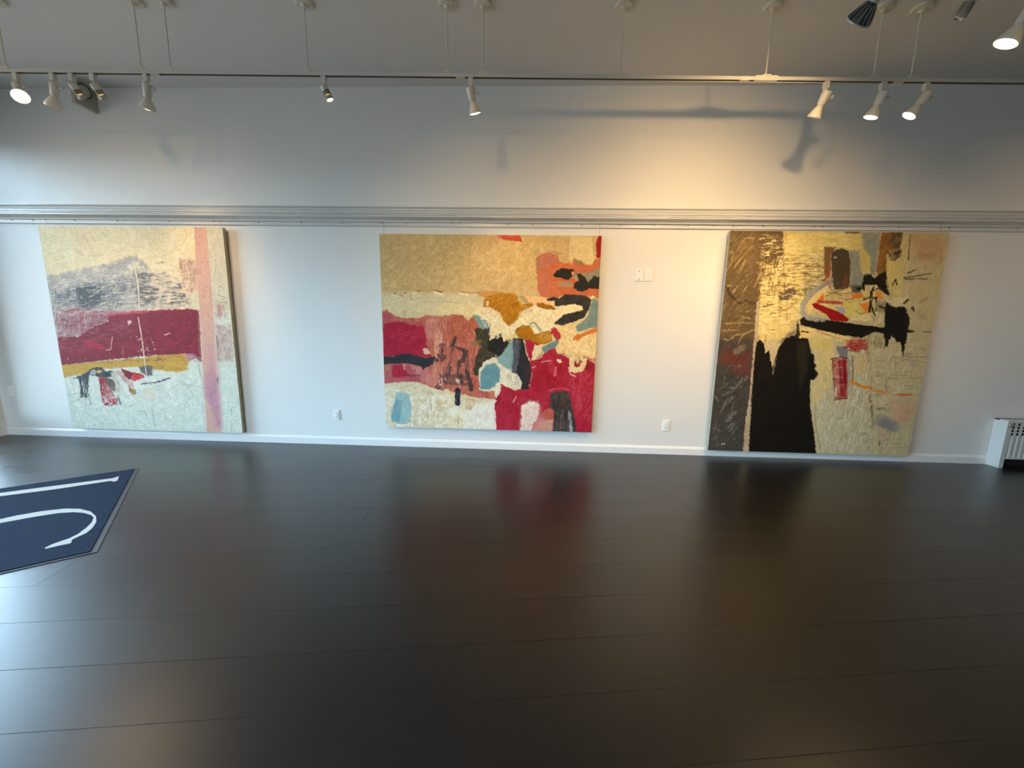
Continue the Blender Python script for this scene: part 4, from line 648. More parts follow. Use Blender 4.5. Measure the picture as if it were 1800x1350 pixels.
PAINT_3 = [
 ('F',[-37.9,-13.4,240.9,-16.6,273.3,250.2,-12.5,260.3],(200,186,140),dict(a=86, m=((188,174,130),.7))),
 ('F',[97.2,119,151.7,117.8,173.9,234,117.2,235.9],(198,190,152),dict(s=5, e=3, a=87, m=((184,176,138),.8))),
 ('F',[147.9,68.7,212.2,67.4,226,232.3,175.9,233.9],(192,178,138),dict(s=6, e=4, a=3, q=.45, o=.7)),
 ('F',[52.9,1.2,129.7,0.2,136.7,21.4,121.1,17.9,95.9,12.7,98,40.8,74.1,33.6,56.3,28.2],(224,203,128),dict(s=1.5, e=1, a=5, m=((214,192,120),.5))),
 ('F',[33.4,28.6,73.4,28,95.9,12.7,100.7,46.5,76.4,50.7,77.4,87.6,68.2,107.7,39.3,112.3,36.2,68.8],(222,202,134),dict(s=1.5, e=1.5, a=5, m=((208,184,118),.7))),
 ('F',[68.2,31.8,73.2,33.6,78.6,52.6,85.9,64,80.2,79.7,75.8,75.9,70.7,50.8],(222,206,130),dict(s=1, e=.6, a=86)),
 ('F',[-8.3,-2.7,52.3,-3.4,54.6,22.6,39.8,34.2,37.2,61,38.8,108.3,40.9,157.2,40.4,242.9,-3.6,244.4],(110,92,62),dict(e=1.2, s=.6, a=40, m=((92,78,54),.7))),
 ('F',[-2.7,109.2,39.8,108.3,40.9,157.2,40.4,242.9,-3.6,244.4,-3.3,162.6],(82,77,68),dict(e=1, s=4, a=50, m=((68,66,60),.7))),
 ('F',[-0.1,2.8,26.5,2.4,27.9,30.5,8,42.3,1.9,30.9],(138,118,78),dict(s=3, e=2, a=55, q=.5, o=.7)),
 ('F',[8.4,15.2,16.9,11.6,25.4,15.8,20.1,23.8,14,25.6],(160,138,84),dict(s=3, e=2, o=.7, a=50, q=.3)),
 ('S',[11.6,11.6,17.3,7.2,24.4,7.1],(188,166,112),dict(o=.65, e=.8, dry=.35, w=1)),
 ('S',[18.8,28.2,15.9,34.5,13.1,41.6],(188,166,112),dict(o=.65, e=.8, dry=.35, w=1)),
 ('S',[14,25.6,11,31,8,36.4],(188,166,112),dict(o=.65, e=.8, dry=.35, w=1)),
 ('S',[42.8,13,42.1,21.7,41.7,29.6],(188,166,112),dict(o=.65, e=.8, dry=.35, w=1)),
 ('S',[44,7.7,42.2,14.7,42.2,22.6],(188,166,112),dict(o=.65, e=.8, dry=.35, w=1)),
 ('S',[26.7,19.3,30.8,16.6,34.5,17.4],(188,166,112),dict(o=.65, e=.8, dry=.35, w=1)),
 ('S',[1.8,20.5,5.7,23.1,3.8,31.1],(188,166,112),dict(o=.65, e=.8, dry=.35, w=1)),
 ('S',[0.3,40.1,4,32.9],(188,166,112),dict(o=.65, e=.8, dry=.35, w=1)),
 ('S',[4.8,109.5,9.6,111.3,17.3,105.5,28.1,103.4,33.2,99.6],(188,166,112),dict(o=.65, e=.8, dry=.35, w=1)),
 ('S',[5,93.7,23.3,92.8,35.2,93],(188,166,112),dict(o=.65, e=.8, dry=.35, w=1)),
 ('S',[20.1,113.9,24.6,105.3,35,99.5],(188,166,112),dict(o=.65, e=.8, dry=.35, w=1)),
 ('S',[12,107.5,19,104.5],(188,166,112),dict(o=.65, e=.8, dry=.35, w=1)),
 ('S',[21.9,55.8,19.7,60.4],(188,166,112),dict(o=.65, e=.8, dry=.35, w=1)),
 ('S',[21.4,43.3,18.6,50.5],(188,166,112),dict(o=.65, e=.8, dry=.35, w=1)),
 ('S',[16,85.1,30.1,88.5],(188,166,112),dict(o=.65, e=.8, dry=.35, w=1)),
 ('S',[22.2,83.1,30,79.3],(188,166,112),dict(o=.65, e=.8, dry=.35, w=1)),
 ('S',[1.8,54.4,12.7,55.1,8.9,61.5],(188,166,112),dict(o=.65, e=.8, dry=.35, w=1)),
 ('S',[32.9,81.1,37,77.3],(188,166,112),dict(o=.65, e=.8, dry=.35, w=1)),
 ('S',[34.9,82.9,38,78.2,38.2,87.4],(188,166,112),dict(o=.65, e=.8, dry=.35, w=1)),
 ('S',[2.1,101.2,19.4,99.9],(188,166,112),dict(o=.65, e=.8, dry=.35, w=1)),
 ('S',[30,55.7,32.8,48.5,33.9,43.1],(188,166,112),dict(o=.65, e=.8, dry=.35, w=1)),
 ('S',[2,56.2,6.3,63.3,12.5,69.6,17.3,72.2,23.5,70.3,30.1,72.5,37.3,72],(62,50,34),dict(e=.8, dry=.1, o=.85, w=2.4)),
 ('F',[6.7,119.4,15,119.3,27.5,115.2,33.8,121.7,34.9,147.4,26.7,149.5,13.4,139.3,0.8,134.8],(124,54,46),dict(s=4, e=2, a=50, q=.25, o=.75)),
 ('F',[16.2,122.1,22.1,116.3,28.6,116.1,26.4,121.8,21.4,126.7,16.6,125.8],(120,112,88),dict(s=1.2, e=1, a=45)),
 ('S',[22.3,178.9,21.9,192.8,15.9,198.9],(140,136,124),dict(o=.55, e=.9, dry=.35, w=1.5)),
 ('S',[22.4,196.8,17.1,200.9],(140,136,124),dict(o=.55, e=.9, dry=.35, w=1.5)),
 ('S',[24.7,191.7,18.6,196.9],(140,136,124),dict(o=.55, e=.9, dry=.35, w=1.5)),
 ('S',[25.5,199.7,18.7,206.9],(140,136,124),dict(o=.55, e=.9, dry=.35, w=1.5)),
 ('S',[26.8,202.6,18,209.9],(140,136,124),dict(o=.55, e=.9, dry=.35, w=1.5)),
 ('S',[30,205.5,24.2,213.8],(140,136,124),dict(o=.55, e=.9, dry=.35, w=1.5)),
 ('S',[25.3,206.7,21.1,211.9],(140,136,124),dict(o=.55, e=.9, dry=.35, w=1.5)),
 ('S',[10,150.9,9.7,157.7],(140,136,124),dict(o=.55, e=.9, dry=.35, w=1.5)),
 ('S',[11.9,151.8,11.8,159.6],(140,136,124),dict(o=.55, e=.9, dry=.35, w=1.5)),
 ('S',[19.5,152.6,21.9,157.4],(140,136,124),dict(o=.55, e=.9, dry=.35, w=1.5)),
 ('S',[24,150.6,23.3,152.5],(140,136,124),dict(o=.55, e=.9, dry=.35, w=1.5)),
 ('S',[4.8,164.7,12,161.5,21.6,163.2,28.3,155.3],(140,136,124),dict(o=.55, e=.9, dry=.35, w=1.5)),
 ('S',[8.6,193.2,12.4,183.1,20.8,173],(140,136,124),dict(o=.55, e=.9, dry=.35, w=1.5)),
 ('S',[2.4,207.4,6.3,208.3,10.6,212.2],(140,136,124),dict(o=.55, e=.9, dry=.35, w=1.5)),
 ('S',[23.9,219.9,27.7,219.7],(140,136,124),dict(o=.55, e=.9, dry=.35, w=1.5)),
 ('S',[6.3,217.4,10.2,227.4],(140,136,124),dict(o=.55, e=.9, dry=.35, w=1.5)),
 ('S',[27.2,163.1,33.3,150.3],(140,136,124),dict(o=.55, e=.9, dry=.35, w=1.5)),
 ('S',[13.3,138.3,22.8,140,25.3,137.1],(140,136,124),dict(o=.55, e=.9, dry=.35, w=1.5)),
 ('S',[9.2,171.4,16.4,167.3],(140,136,124),dict(o=.55, e=.9, dry=.35, w=1.5)),
 ('S',[20.6,171.1,13.6,177.2,9.4,191.2],(140,136,124),dict(o=.55, e=.9, dry=.35, w=1.5)),
 ('S',[0.7,171.6,6.1,177.4],(140,136,124),dict(o=.55, e=.9, dry=.35, w=1.5)),
 ('S',[26.3,188.7,19.1,192.9],(140,136,124),dict(o=.55, e=.9, dry=.35, w=1.5)),
 ('S',[28.8,151.4,19.2,167.2],(140,136,124),dict(o=.55, e=.9, dry=.35, w=1.5)),
 ('F',[1.1,203.4,7.1,197.2,11,207.1,11.6,231.5,5.4,227.6],(104,102,98),dict(s=3, e=2, a=70, q=.3, o=.6)),
 ('D',[14.8,225.2,18.6,225.1,18.9,227.7,15.1,227.8],(230,228,220),dict(r=.8, n=2)),
 ('F',[31.7,30.5,99.1,21.9,102.9,48.3,74.3,64.2,37.6,64.9],(120,96,56),dict(e=3, s=4, a=3, q=.6, o=.7)),
 ('F',[30.3,2.4,54.9,2.1,60.4,60.6,37.6,64.9],(126,104,64),dict(e=3, s=4, a=86, q=.52, o=.75)),
 ('F',[30.5,4.2,43.8,4.1,47.4,34,39.1,61],(104,86,56),dict(e=3, s=4, a=84, q=.45, o=.7)),
 ('F',[33.8,32.3,62.5,31.9,62.3,60.6,38.7,57.1],(226,206,138),dict(e=3, s=4, a=88, q=.55, o=.7)),
 ('F',[35.7,64.9,75.8,75.9,76.1,107.5,39,110.3],(178,152,90),dict(e=3, s=4, a=12, q=.64, o=.6)),
 ('F',[96.5,3.4,124.5,3,126.5,15.9,97.8,12.6],(206,184,112),dict(s=3, o=.6, a=5, q=.4)),
 ('F',[112.8,0,127.8,-0.1,128.1,2.1,115,2.2],(90,50,40),dict(e=.5)),
 ('S',[44.6,27.8,58,27.6,59.3,34.7],(226,206,150),dict(w=.5)),
 ('S',[53.1,45.4,56.3,64.2],(110,90,60),dict(dry=.4, o=.7, w=1)),
 ('S',[54.8,23.3,67.2,23.5,81.4,23.8],(128,102,60),dict(o=.7, e=.7, dry=.3, w=.8)),
 ('S',[57.3,29.4,80.3,28.6],(128,102,60),dict(o=.7, e=.7, dry=.3, w=.8)),
 ('S',[74.9,41.5,98.1,41.6],(128,102,60),dict(o=.7, e=.7, dry=.3, w=.8)),
 ('S',[53,37.4,68.8,35.4],(128,102,60),dict(o=.7, e=.7, dry=.3, w=.8)),
 ('S',[57.2,42.7,70.2,46],(128,102,60),dict(o=.7, e=.7, dry=.3, w=.8)),
 ('S',[78.8,44.1,96.9,45.6],(128,102,60),dict(o=.7, e=.7, dry=.3, w=.8)),
 ('S',[54.6,50.8,71.1,53.2],(128,102,60),dict(o=.7, e=.7, dry=.3, w=.8)),
 ('S',[78.5,54.8,95.2,52.8],(128,102,60),dict(o=.7, e=.7, dry=.3, w=.8)),
 ('S',[41,64.5,52.7,64.3],(128,102,60),dict(o=.7, e=.7, dry=.3, w=.8)),
 ('S',[52.1,74.3,73.5,72.1,75,69.3],(128,102,60),dict(o=.7, e=.7, dry=.3, w=.8)),
 ('S',[58.4,81,67,77.2,70.3,74.9],(128,102,60),dict(o=.7, e=.7, dry=.3, w=.8)),
 ('S',[48.1,101.1,57,99.1],(128,102,60),dict(o=.7, e=.7, dry=.3, w=.8)),
 ('S',[49.3,103.9,47.6,112.3],(128,102,60),dict(o=.7, e=.7, dry=.3, w=.8)),
 ('S',[66.2,78.6,68.7,94.2],(128,102,60),dict(o=.7, e=.7, dry=.3, w=.8)),
 ('S',[56.3,71.5,65.9,68.6],(128,102,60),dict(o=.7, e=.7, dry=.3, w=.8)),
 ('S',[54.1,32.1,79,31.7],(128,102,60),dict(o=.7, e=.7, dry=.3, w=.8)),
 ('S',[58.8,40.9,71.3,41.1],(128,102,60),dict(o=.7, e=.7, dry=.3, w=.8)),
 ('F',[55.4,64.3,62.8,58.7,64.3,56.4,72.6,57.6,73.3,63,68.2,65.8,64.2,69.5,56.1,69.7],(98,84,68),dict(e=1.2, s=.6, a=5, m=((140,122,88),.6))),
 ('S',[41.8,75.2,44.9,74.5,50.7,74.2],(56,44,28),dict(e=.6, dry=.1, w=1.8)),
 ('F',[78.7,56.6,90.7,52.8,95.3,53.6,88.1,60.1,81.2,62],(120,112,84),dict(e=1.5, s=1, a=10, m=((160,146,104),.6))),
 ('F',[62.2,112,69.5,104.4,77,98.6,79.3,102.3,71,109,65.3,114.7],(120,108,86),dict(e=1.2, s=.8, a=40, m=((180,160,120),.7))),
 ('F',[30.3,2.4,99.1,21.9,104.5,59.8,77.9,91.5,42.7,108.2],(238,224,164),dict(e=3, s=3, a=4, q=.6, o=.8)),
 ('F',[31,8,100.2,29.4,104.5,59.8,65.2,83.9,41.8,100.2],(98,80,48),dict(e=3, s=3, a=3, q=.72, o=.75)),
 ('F',[36.6,7.9,53.7,7.7,62.8,64.4,46.3,72.5],(104,84,50),dict(e=2, s=2, a=88, q=.62, o=.8)),
 ('F',[98.9,103,157.5,117.6,175.5,231.8,119,233.7],(224,218,190),dict(e=3, s=3, a=88, q=.62, o=.7)),
 ('F',[98.9,103,157.5,117.6,175.5,231.8,119,233.7],(158,152,124),dict(e=3, s=3, a=87, q=.74, o=.6)),
 ('F',[155.6,105.7,214.4,100.5,224,232.3,175.9,233.9],(220,208,172),dict(e=3, s=3, a=86, q=.64, o=.6)),
 ('F',[155.6,105.7,214.4,100.5,224,232.3,175.9,233.9],(150,140,106),dict(e=3, s=3, a=4, q=.74, o=.55)),
 ('F',[170.6,0.6,215,0.9,218,88.6,184.9,73.8],(218,200,152),dict(e=3, s=3, a=80, q=.62, o=.6)),
 ('F',[74.1,33.6,98.1,14.5,129.9,14,126.4,3,55.1,3.9],(240,224,156),dict(e=2, s=2, a=8, q=.62, o=.7)),
 ('F',[88.9,58.2,142,55.3,154.5,86,100.1,83.2],(240,224,178),dict(e=1, s=1, a=35, q=.62, o=.7)),
 ('F',[-13.2,4.8,26.7,4.3,32.9,108.4,-4.6,109.3],(150,130,88),dict(e=3, s=3, a=48, q=.7, o=.6)),
 ('F',[-5.8,117.4,33.8,116.5,38.7,232,1.6,233.2],(58,55,50),dict(e=3, s=3, a=55, q=.66, o=.6)),
 ('F',[153.2,78.3,166.6,78,167.8,97.5,155.7,93.9],(236,222,176),dict(e=1, s=1, a=70, q=.5, o=.8)),
 ('F',[37.1,68.8,39.8,108.3,39.1,124.4,40.4,174,44.6,238.4,38.6,238.6,37.2,199.5,38.4,174,37.5,149,36.4,108.4,34.4,70.8],(188,172,144),dict(e=.8, s=.3, a=86, m=((160,140,112),.6))),
 ('F',[39,113.3,41.9,109.8,46.9,113.7,49.6,124.2,53.7,120.4,55.6,130.1,59.2,140.3,61.9,119.9,68.6,107.6,82.5,102.9,91.8,108.1,96.4,119,100.5,137.2,101.2,159.8,104,180.6,111.1,205.8,119.2,238,44.9,240.5,41,174,39.2,132.6],(26,22,15),dict(e=.6, s=.35, a=86, m=((38,34,24),.5))),
 ('F',[81.5,111.4,92.2,111.1,96,139.3,90.8,160.1,85.2,139.6],(52,46,32),dict(s=2, e=1, a=87, o=.8)),
 ('F',[95.4,126.1,97.8,123.5,101.3,126,101.5,133.1,105.2,137.1,102.7,139.2,107.6,144.8,107.6,148.9,103.7,151.9,97.7,151.6],(26,22,15),dict(e=.4, s=.25)),
 ('F',[98.3,130.1,100.4,131.1,101.7,137.2,99.3,137.2],(190,176,132),dict(e=.3, o=0)),
 ('S',[61.3,128,60.6,138.2,60.2,146.4],(130,118,100),dict(dry=.3, w=1.5)),
 ('S',[106.7,159.6,112.5,201.5,122.4,229.2],(150,140,110),dict(o=.5, s=1, w=1.5)),
 ('F',[79.1,88.6,82,99.4,83.9,107.3,78,107.4,78.5,99.5,78.3,91.5],(60,50,34),dict(e=.8, s=.4)),
 ('F',[82.4,96.4,109.7,96.8,136.3,106.1,135,110.2,123.2,109.4,101.4,106.9,82.9,107.3,83.1,101.3],(228,208,140),dict(e=.8, s=.3, a=10, m=((210,180,120),.6))),
 ('S',[98.4,99,110.7,103.7,131,109.2],(170,80,50),dict(o=.7, dry=.4, w=1)),
 ('S',[84.5,100.3,90.9,101.2],(60,45,25),dict(w=1.4)),
 ('F',[80.5,89.1,83.9,85.5,96.6,86.2,112.4,88.5,143.9,92.5,159.6,94.2,168.5,95.6,170.8,101.8,158.5,99.3,150.6,104.2,146.1,106.3,126.2,103.6,100.2,98.4,82.5,93.8],(30,24,12),dict(e=.5, s=.3, a=5, m=((46,38,20),.5))),
 ('F',[93.6,107.1,115.3,108.6,121.2,122.5,122.6,159.2,109.6,180.4,102.8,159.7,109,147.2,105.9,139.1,101.1,118.9],(206,190,134),dict(s=2.5, e=1.5, a=87, m=((222,204,140),.7))),
 ('F',[99.9,109.9,119.5,110.5,116.7,118.6,97.2,119],(210,190,90),dict(s=3, o=.5)),
 ('F',[120.8,17.9,132.1,15.9,127.8,0.2,148.2,-0,148.9,21.2,149.3,41.9,138,42.1,139.3,56.3,127.1,57.9],(158,158,136),dict(e=1, s=.6, a=86, m=((140,140,122),.6))),
 ('F',[130.4,19.6,137.1,17.7,142,25,145.3,40,136,41.1,132.5,30.8],(214,194,110),dict(e=1, s=.8, a=85, m=((188,172,110),.6))),
 ('F',[115,2.2,130,2,134.5,19.6,121,17],(214,192,120),dict(s=2, a=5, e=1)),
 ('F',[150.3,36.2,149.2,-0.1,169.5,-0.3,169.4,20.9,159.5,17.3,160.3,39.8,156.5,45.5,151.2,41.8],(138,96,46),dict(e=1, s=.6, a=82, m=((180,130,62),.8))),
 ('F',[159.4,-0.2,169.5,-0.3,169.7,17.2,161,15.5],(98,78,46),dict(e=1, s=1, a=84, m=((160,140,96),.6))),
 ('F',[157.3,21.1,172.5,17.1,171.5,0.6,178,0.5,177.2,39.5,179.8,66.1,173.5,62.4,162.2,45.4],(214,194,126),dict(e=1, s=1, a=84, m=((190,170,110),.6))),
 ('F',[159.4,20.1,171.6,17.2,172.1,22.7,166,28.4,161.1,27.6],(80,66,44),dict(e=1, s=.8, a=30, m=((200,180,130),.7))),
 ('S',[177.4,2.3,178.4,13.4,180.2,26.3],(70,50,34),dict(dry=.3, w=1.4)),
 ('S',[168.5,43.4,167.5,49.1],(70,54,30),dict(w=2)),
 ('F',[95.2,14.5,106.6,15.3,103.3,21.9,105.2,44.5,102.6,46.4,98.9,40.8],(124,104,70),dict(e=.8, s=.5, a=86, m=((160,90,60),.5))),
 ('S',[101.8,27.5,104.3,42.6,99,48.4],(186,90,44),dict(dry=.25, w=1.8)),
 ('F',[103.1,20.9,107,17.7,112.4,15.8,119.8,18.8,122.5,27.2,125.7,48,125.4,56.6,111.5,57.8,107.3,46.4],(86,74,52),dict(e=.4, s=.3, a=85, m=((98,84,60),.4))),
 ('S',[106.2,25,108.6,25],(240,230,190),dict(w=.6)),
 ('F',[118.8,40.5,123.9,42.3,125.3,55.6,119.2,55.7],(140,80,62),dict(s=1.5, e=1, a=80, q=.35, o=.7)),
 ('F',[100.5,58.9,130.5,54.6,154,58.9,154.5,86,108.1,85,87.4,75.6],(224,202,136),dict(e=1, s=.8, a=20, m=((196,170,110),.7))),
 ('F',[85.2,73.7,93,60,103.1,50.3,108,57.8,94.1,67.7,91.8,79.5,88.2,81.5],(228,202,136),dict(e=.6, s=.5)),
 ('S',[106.9,47.3,101.5,52.2,92.6,57.1,84.1,65,81,73.8,82.4,81.6,88.9,86.4,104.7,88.6],(166,162,148),dict(e=.6, dry=.1, w=4.2)),
 ('S',[103.9,49.3,93,60,86.4,67.9,83.2,75.7],(150,146,140),dict(o=.7, w=1.4)),
 ('S',[106.8,49.2,106.8,55.9,103,49.3],(180,90,60),dict(o=.6, w=1.2)),
 ('F',[94.4,70.1,101.2,60.8,102.1,67.6,99.3,70.6],(226,122,38),dict(e=.5)),
 ('S',[97.2,69.2,113.7,70.3,133,71.3],(176,86,72),dict(e=.6, dry=.2, w=3)),
 ('F',[90.5,72.7,94.5,70.6,106.7,75.3,120.8,79.9,130.5,86.9,129.6,89.7,112.9,88.8,105.6,81.5,95.4,77.4],(164,34,24),dict(e=.6, s=.25, a=20, m=((140,26,20),.5))),
 ('F',[113.3,74.8,125.9,74.9,128.9,82.6,120.9,80.5],(164,168,166),dict(e=.8, s=.5)),
 ('F',[121.3,70.1,136.3,67.9,145.6,72.6,146.8,80.3,142.5,83.3,127.2,83.7],(212,194,98),dict(e=1.2, s=.8, a=30, m=((226,208,140),.7))),
 ('F',[136.6,82.5,147,81.3,154.5,86,147.4,90.1,131.6,87.5],(224,206,150),dict(e=1, s=.4)),
 ('S',[104.5,59.8,116.2,61.5,129.4,60.3],(120,96,60),dict(o=.8, w=.6)),
 ('S',[103.1,63.7,112.1,59.7,120.3,63.4],(120,96,60),dict(o=.8, w=.6)),
 ('S',[130.4,67.1,133.8,64.1,143.5,64.9],(120,96,60),dict(o=.8, w=.6)),
 ('S',[136,78.6,142.2,81.4,149.4,78.3],(120,96,60),dict(o=.8, w=.6)),
 ('S',[116.8,65.4,124.7,67.2,134,65.1],(120,96,60),dict(o=.8, w=.6)),
 ('S',[108,57.8,114,59.7,123,55.7],(120,96,60),dict(o=.8, w=.6)),
 ('F',[129.2,61.7,138.9,60.2,141.8,64,136,66.2,130.6,65.5],(228,136,52),dict(e=.6)),
 ('F',[139.2,71.7,147.1,69.6,149.5,76.4,148.8,80.7,144.6,78.4],(230,140,66),dict(e=.8)),
 ('F',[138.1,48.7,138.7,42.4,145.4,41,149,45.7,155.6,39.9,160,37.9,163.4,49.2,167.8,62.5,162.7,60.3,156.3,56,149,51.8,141.4,51.5,141.6,59.2,138.2,55.4],(44,34,18),dict(e=.6, s=.3)),
 ('F',[126,52.7,137.6,51.6,138.8,59.2,129.3,59.4],(120,116,100),dict(e=1, s=1, a=5, m=((60,56,50),.6))),
 ('S',[134.9,56,136.8,56],(30,24,18),dict(w=2.6)),
 ('F',[146,53.3,151.9,51.7,156.2,55.1,153.8,58,148.3,59],(240,206,150),dict(e=.5)),
 ('F',[153,58.9,158.4,56.9,163.3,63.6,159.9,66.5,153.9,64.7],(232,148,70),dict(e=.6)),
 ('F',[158.7,58.8,161.8,60.7,170.7,68.2,165.3,70.3],(214,196,146),dict(e=.8)),
 ('S',[150.4,54.2,149.2,59,149.5,66.7,150.4,78.3],(58,42,18),dict(e=.6, dry=.15, w=2.6)),
 ('S',[141.9,66.8,147.3,64.8,154.9,64.7],(58,42,18),dict(e=.6, dry=.15, w=1.6)),
 ('S',[153.9,64.7,156.5,72.4,156.1,78.2],(58,42,18),dict(e=.6, dry=.15, w=1.8)),
 ('S',[150.4,72.5,155.8,82.1],(58,42,18),dict(e=.6, dry=.15, w=1.6)),
 ('S',[149.1,58.1,156.1,54.7],(58,42,18),dict(e=.6, dry=.15, w=1.4)),
 ('F',[161.6,47.3,172.2,32.1,178.8,49,179.2,62.3,170.4,66.3,166.3,58.7],(214,196,128),dict(s=1.5, e=1.2, a=80, m=((190,170,108),.7))),
 ('F',[159.1,26.7,168.2,30.3,169.7,45.3,165.6,49.2,160.7,39.8],(218,194,120),dict(e=1, s=1, a=85)),
 ('F',[168.9,69.2,173.8,64.3,185,63.2,187.7,67.9,180.9,72.3,175.8,73.5],(218,200,150),dict(e=.6, s=.4)),
 ('F',[153.7,69.5,165,68.3,167.2,81.9,157,78.2],(170,158,118),dict(e=1, s=1, a=80, m=((130,118,86),.6))),
 ('F',[152.1,83.1,164.8,79,167.5,97.5,159.2,91.8,154.1,90],(222,206,156),dict(e=1, s=.5, a=70, m=((170,152,110),.7))),
 ('S',[159.1,73.3,164.2,75.1],(60,52,40),dict(w=1.6)),
 ('F',[165,76.5,165.4,68.7,171.6,73.6,177.4,74.3,185.8,70.3,185.6,75.7,191.7,85.3,192.7,97,199.8,97.8,195.2,100.1,191.8,100.6,192,112.8,191.4,125.3,186.7,109.4,183,109.9,178.3,105.2,175.5,103.3,174.6,115.2,171.7,115.3,168.5,101.5,159.3,98.1,159.4,95.3,167.9,94.6],(32,25,14),dict(e=.8, s=.4)),
 ('S',[181.8,71.9,186.4,66],(50,40,24),dict(w=1.6)),
 ('F',[178,72,187.9,68.9,192.8,75.5,184.9,73.8],(206,188,140),dict(e=.8, s=.4)),
 ('S',[192.5,73.6,194.3,77.4],(50,40,26),dict(w=1.4)),
 ('F',[150.2,101.9,171,105.4,171.1,117.3,159.1,115.6,148.5,109.8],(120,108,78),dict(s=2, e=2, a=86, q=.4, o=.6)),
 ('S',[178.5,44.2,189.7,43,196.4,41.1,204,39.6],(70,58,42),dict(e=.5, dry=.2, w=1.1)),
 ('S',[179.3,46.1,190.1,45.1,201.5,45.6],(70,58,42),dict(e=.5, dry=.2, w=1.1)),
 ('S',[182.1,39.7,189.4,36.1],(70,58,42),dict(e=.5, dry=.2, w=1.1)),
 ('S',[207.3,98.1,213.7,98.9,217,97.5],(70,58,42),dict(e=.5, dry=.2, w=1.1)),
 ('S',[168.3,51.5,170.9,46.1,172.7,51.4],(70,58,42),dict(e=.5, dry=.2, w=1.1)),
 ('S',[190.7,74.4,192.8,76.1],(70,58,42),dict(e=.5, dry=.2, w=1.1)),
 ('F',[178.3,2.5,207.9,3.8,214,27.9,190.3,26.5,179.8,16.2],(202,160,118),dict(s=5, e=3, a=20, m=((196,174,124),.7))),
 ('F',[188.1,18.7,206.6,20.2,204,25.4,191.9,25.6],(186,118,88),dict(s=3, e=2, o=.6)),
 ('F',[185.6,29.2,204.8,29.8,202.8,33.3,186.2,32.7],(214,194,136),dict(s=2, e=1.5, a=3, q=.35)),
 ('S',[208.4,11.5,212.3,27.9],(180,140,96),dict(o=.6, w=1.2)),
 ('F',[197.6,67.9,205.6,63.3,206.4,65.5,198.8,69.7],(184,104,76),dict(s=1.2, e=1, o=.8)),
 ('F',[198.7,79.6,205.6,78.6,206.8,84.9,200.6,85],(140,124,92),dict(s=2, e=2, o=.5)),
 ('F',[180,47.7,199.4,48.3,200.6,59.8,183.6,58.3],(206,186,126),dict(s=3, e=2, a=5, q=.45, o=.7)),
 ('F',[130.8,108.3,142.1,106,152.6,108.8,154.6,117.7,145.9,117.9,144.8,121.1,136.6,118.1,131.7,114.2],(172,70,58),dict(e=1.5, s=.6, a=10, m=((214,170,130),.8))),
 ('F',[134.3,110,143.8,112.5,146.3,117.2,146,120.9,135.6,118.3],(168,52,44),dict(e=2, s=.6, a=5, q=.4, o=.85)),
 ('S',[135.6,118.8,140.4,120.1,145.1,121.4],(140,24,24),dict(dry=.2, w=1.6)),
 ('F',[151.1,107.8,155,107.7,160.7,137.7,155.5,129.7],(170,150,110),dict(s=1.5, a=87, q=.35, o=.7)),
 ('F',[121,115.4,129.7,115.2,130.3,116.6,133.8,115.6,135.6,127.7,128.3,127.7],(132,134,130),dict(e=.6, s=.4, a=70, m=((104,106,106),.6))),
 ('F',[129.2,114.9,133.3,115.1,133.2,117.5,130.4,117.1],(176,44,30),dict(e=.5)),
 ('F',[120.2,128.3,135.7,128.5,140.5,154.3,141.6,172.1,128.7,172.8,124.2,149.9],(180,112,98),dict(e=.8, s=.5, a=86, m=((206,170,130),.7))),
 ('F',[125.8,129.4,134.9,129.2,139.9,154.3,140.5,169.7,134,169.9],(158,48,58),dict(e=.8, s=1, a=84, m=((180,90,90),.6))),
 ('F',[131.3,129.3,134.1,129.7,139.3,160.1,136.2,156.3],(130,20,36),dict(e=.6, s=.6, a=86)),
 ('F',[135.2,128.2,138.2,129.6,142.7,150.4,140.4,160],(168,160,140),dict(s=1, e=1, a=86)),
 ('S',[119.3,128.6,127.7,127,135.2,128.2],(120,40,40),dict(e=.5, dry=.15, w=1)),
 ('S',[120.7,130,121.8,139.4,126.6,160.4,129.2,172],(120,40,40),dict(e=.5, dry=.15, w=1)),
 ('S',[127.1,131.7,136.5,167.9],(120,40,40),dict(e=.5, dry=.15, w=.8)),
 ('S',[129.1,168.1,128.5,160.4],(220,196,166),dict(e=.5, dry=.15, w=2)),
 ('S',[128.5,173,134.3,171.8,141.1,170.9],(120,40,40),dict(e=.5, dry=.15, w=1.2)),
 ('S',[123.3,149.9,126.6,150.8],(120,40,40),dict(e=.5, dry=.15, w=.8)),
 ('S',[117.1,129.6,120.3,129.2],(120,40,40),dict(e=.5, dry=.15, w=.7)),
 ('S',[123.5,135.6,121.8,139.4],(120,40,40),dict(e=.5, dry=.15, w=.7)),
 ('S',[122.5,138.5,132,137.3],(214,170,140),dict(o=.6, w=.5)),
 ('S',[125.3,147.9,134.6,148.7],(214,170,140),dict(o=.6, w=.5)),
 ('S',[127.6,157.5,136.7,156.3],(214,170,140),dict(o=.6, w=.5)),
 ('S',[140.1,125.3,142.2,138,144.7,151.3],(120,104,70),dict(e=.4, w=.9)),
 ('F',[143.5,122.8,154.6,123.5,157.8,144.2,145.9,144.5],(206,184,130),dict(s=3, a=87, m=((196,176,126),.6))),
 ('S',[143.5,151.3,144.6,154.1,143.4,155.1],(208,130,50),dict(w=2)),
 ('S',[143.7,152.7,152.4,156.8,159.1,158.4,164.7,159],(216,142,56),dict(e=.5, dry=.1, w=2.8)),
 ('S',[167.9,161.4,175.5,162.9,184.8,164.1],(212,142,66),dict(e=.5, dry=.3, w=2.4)),
 ('S',[191.6,165.9,199.8,165.7,207.6,165.7],(206,116,76),dict(e=.5, dry=.1, w=2)),
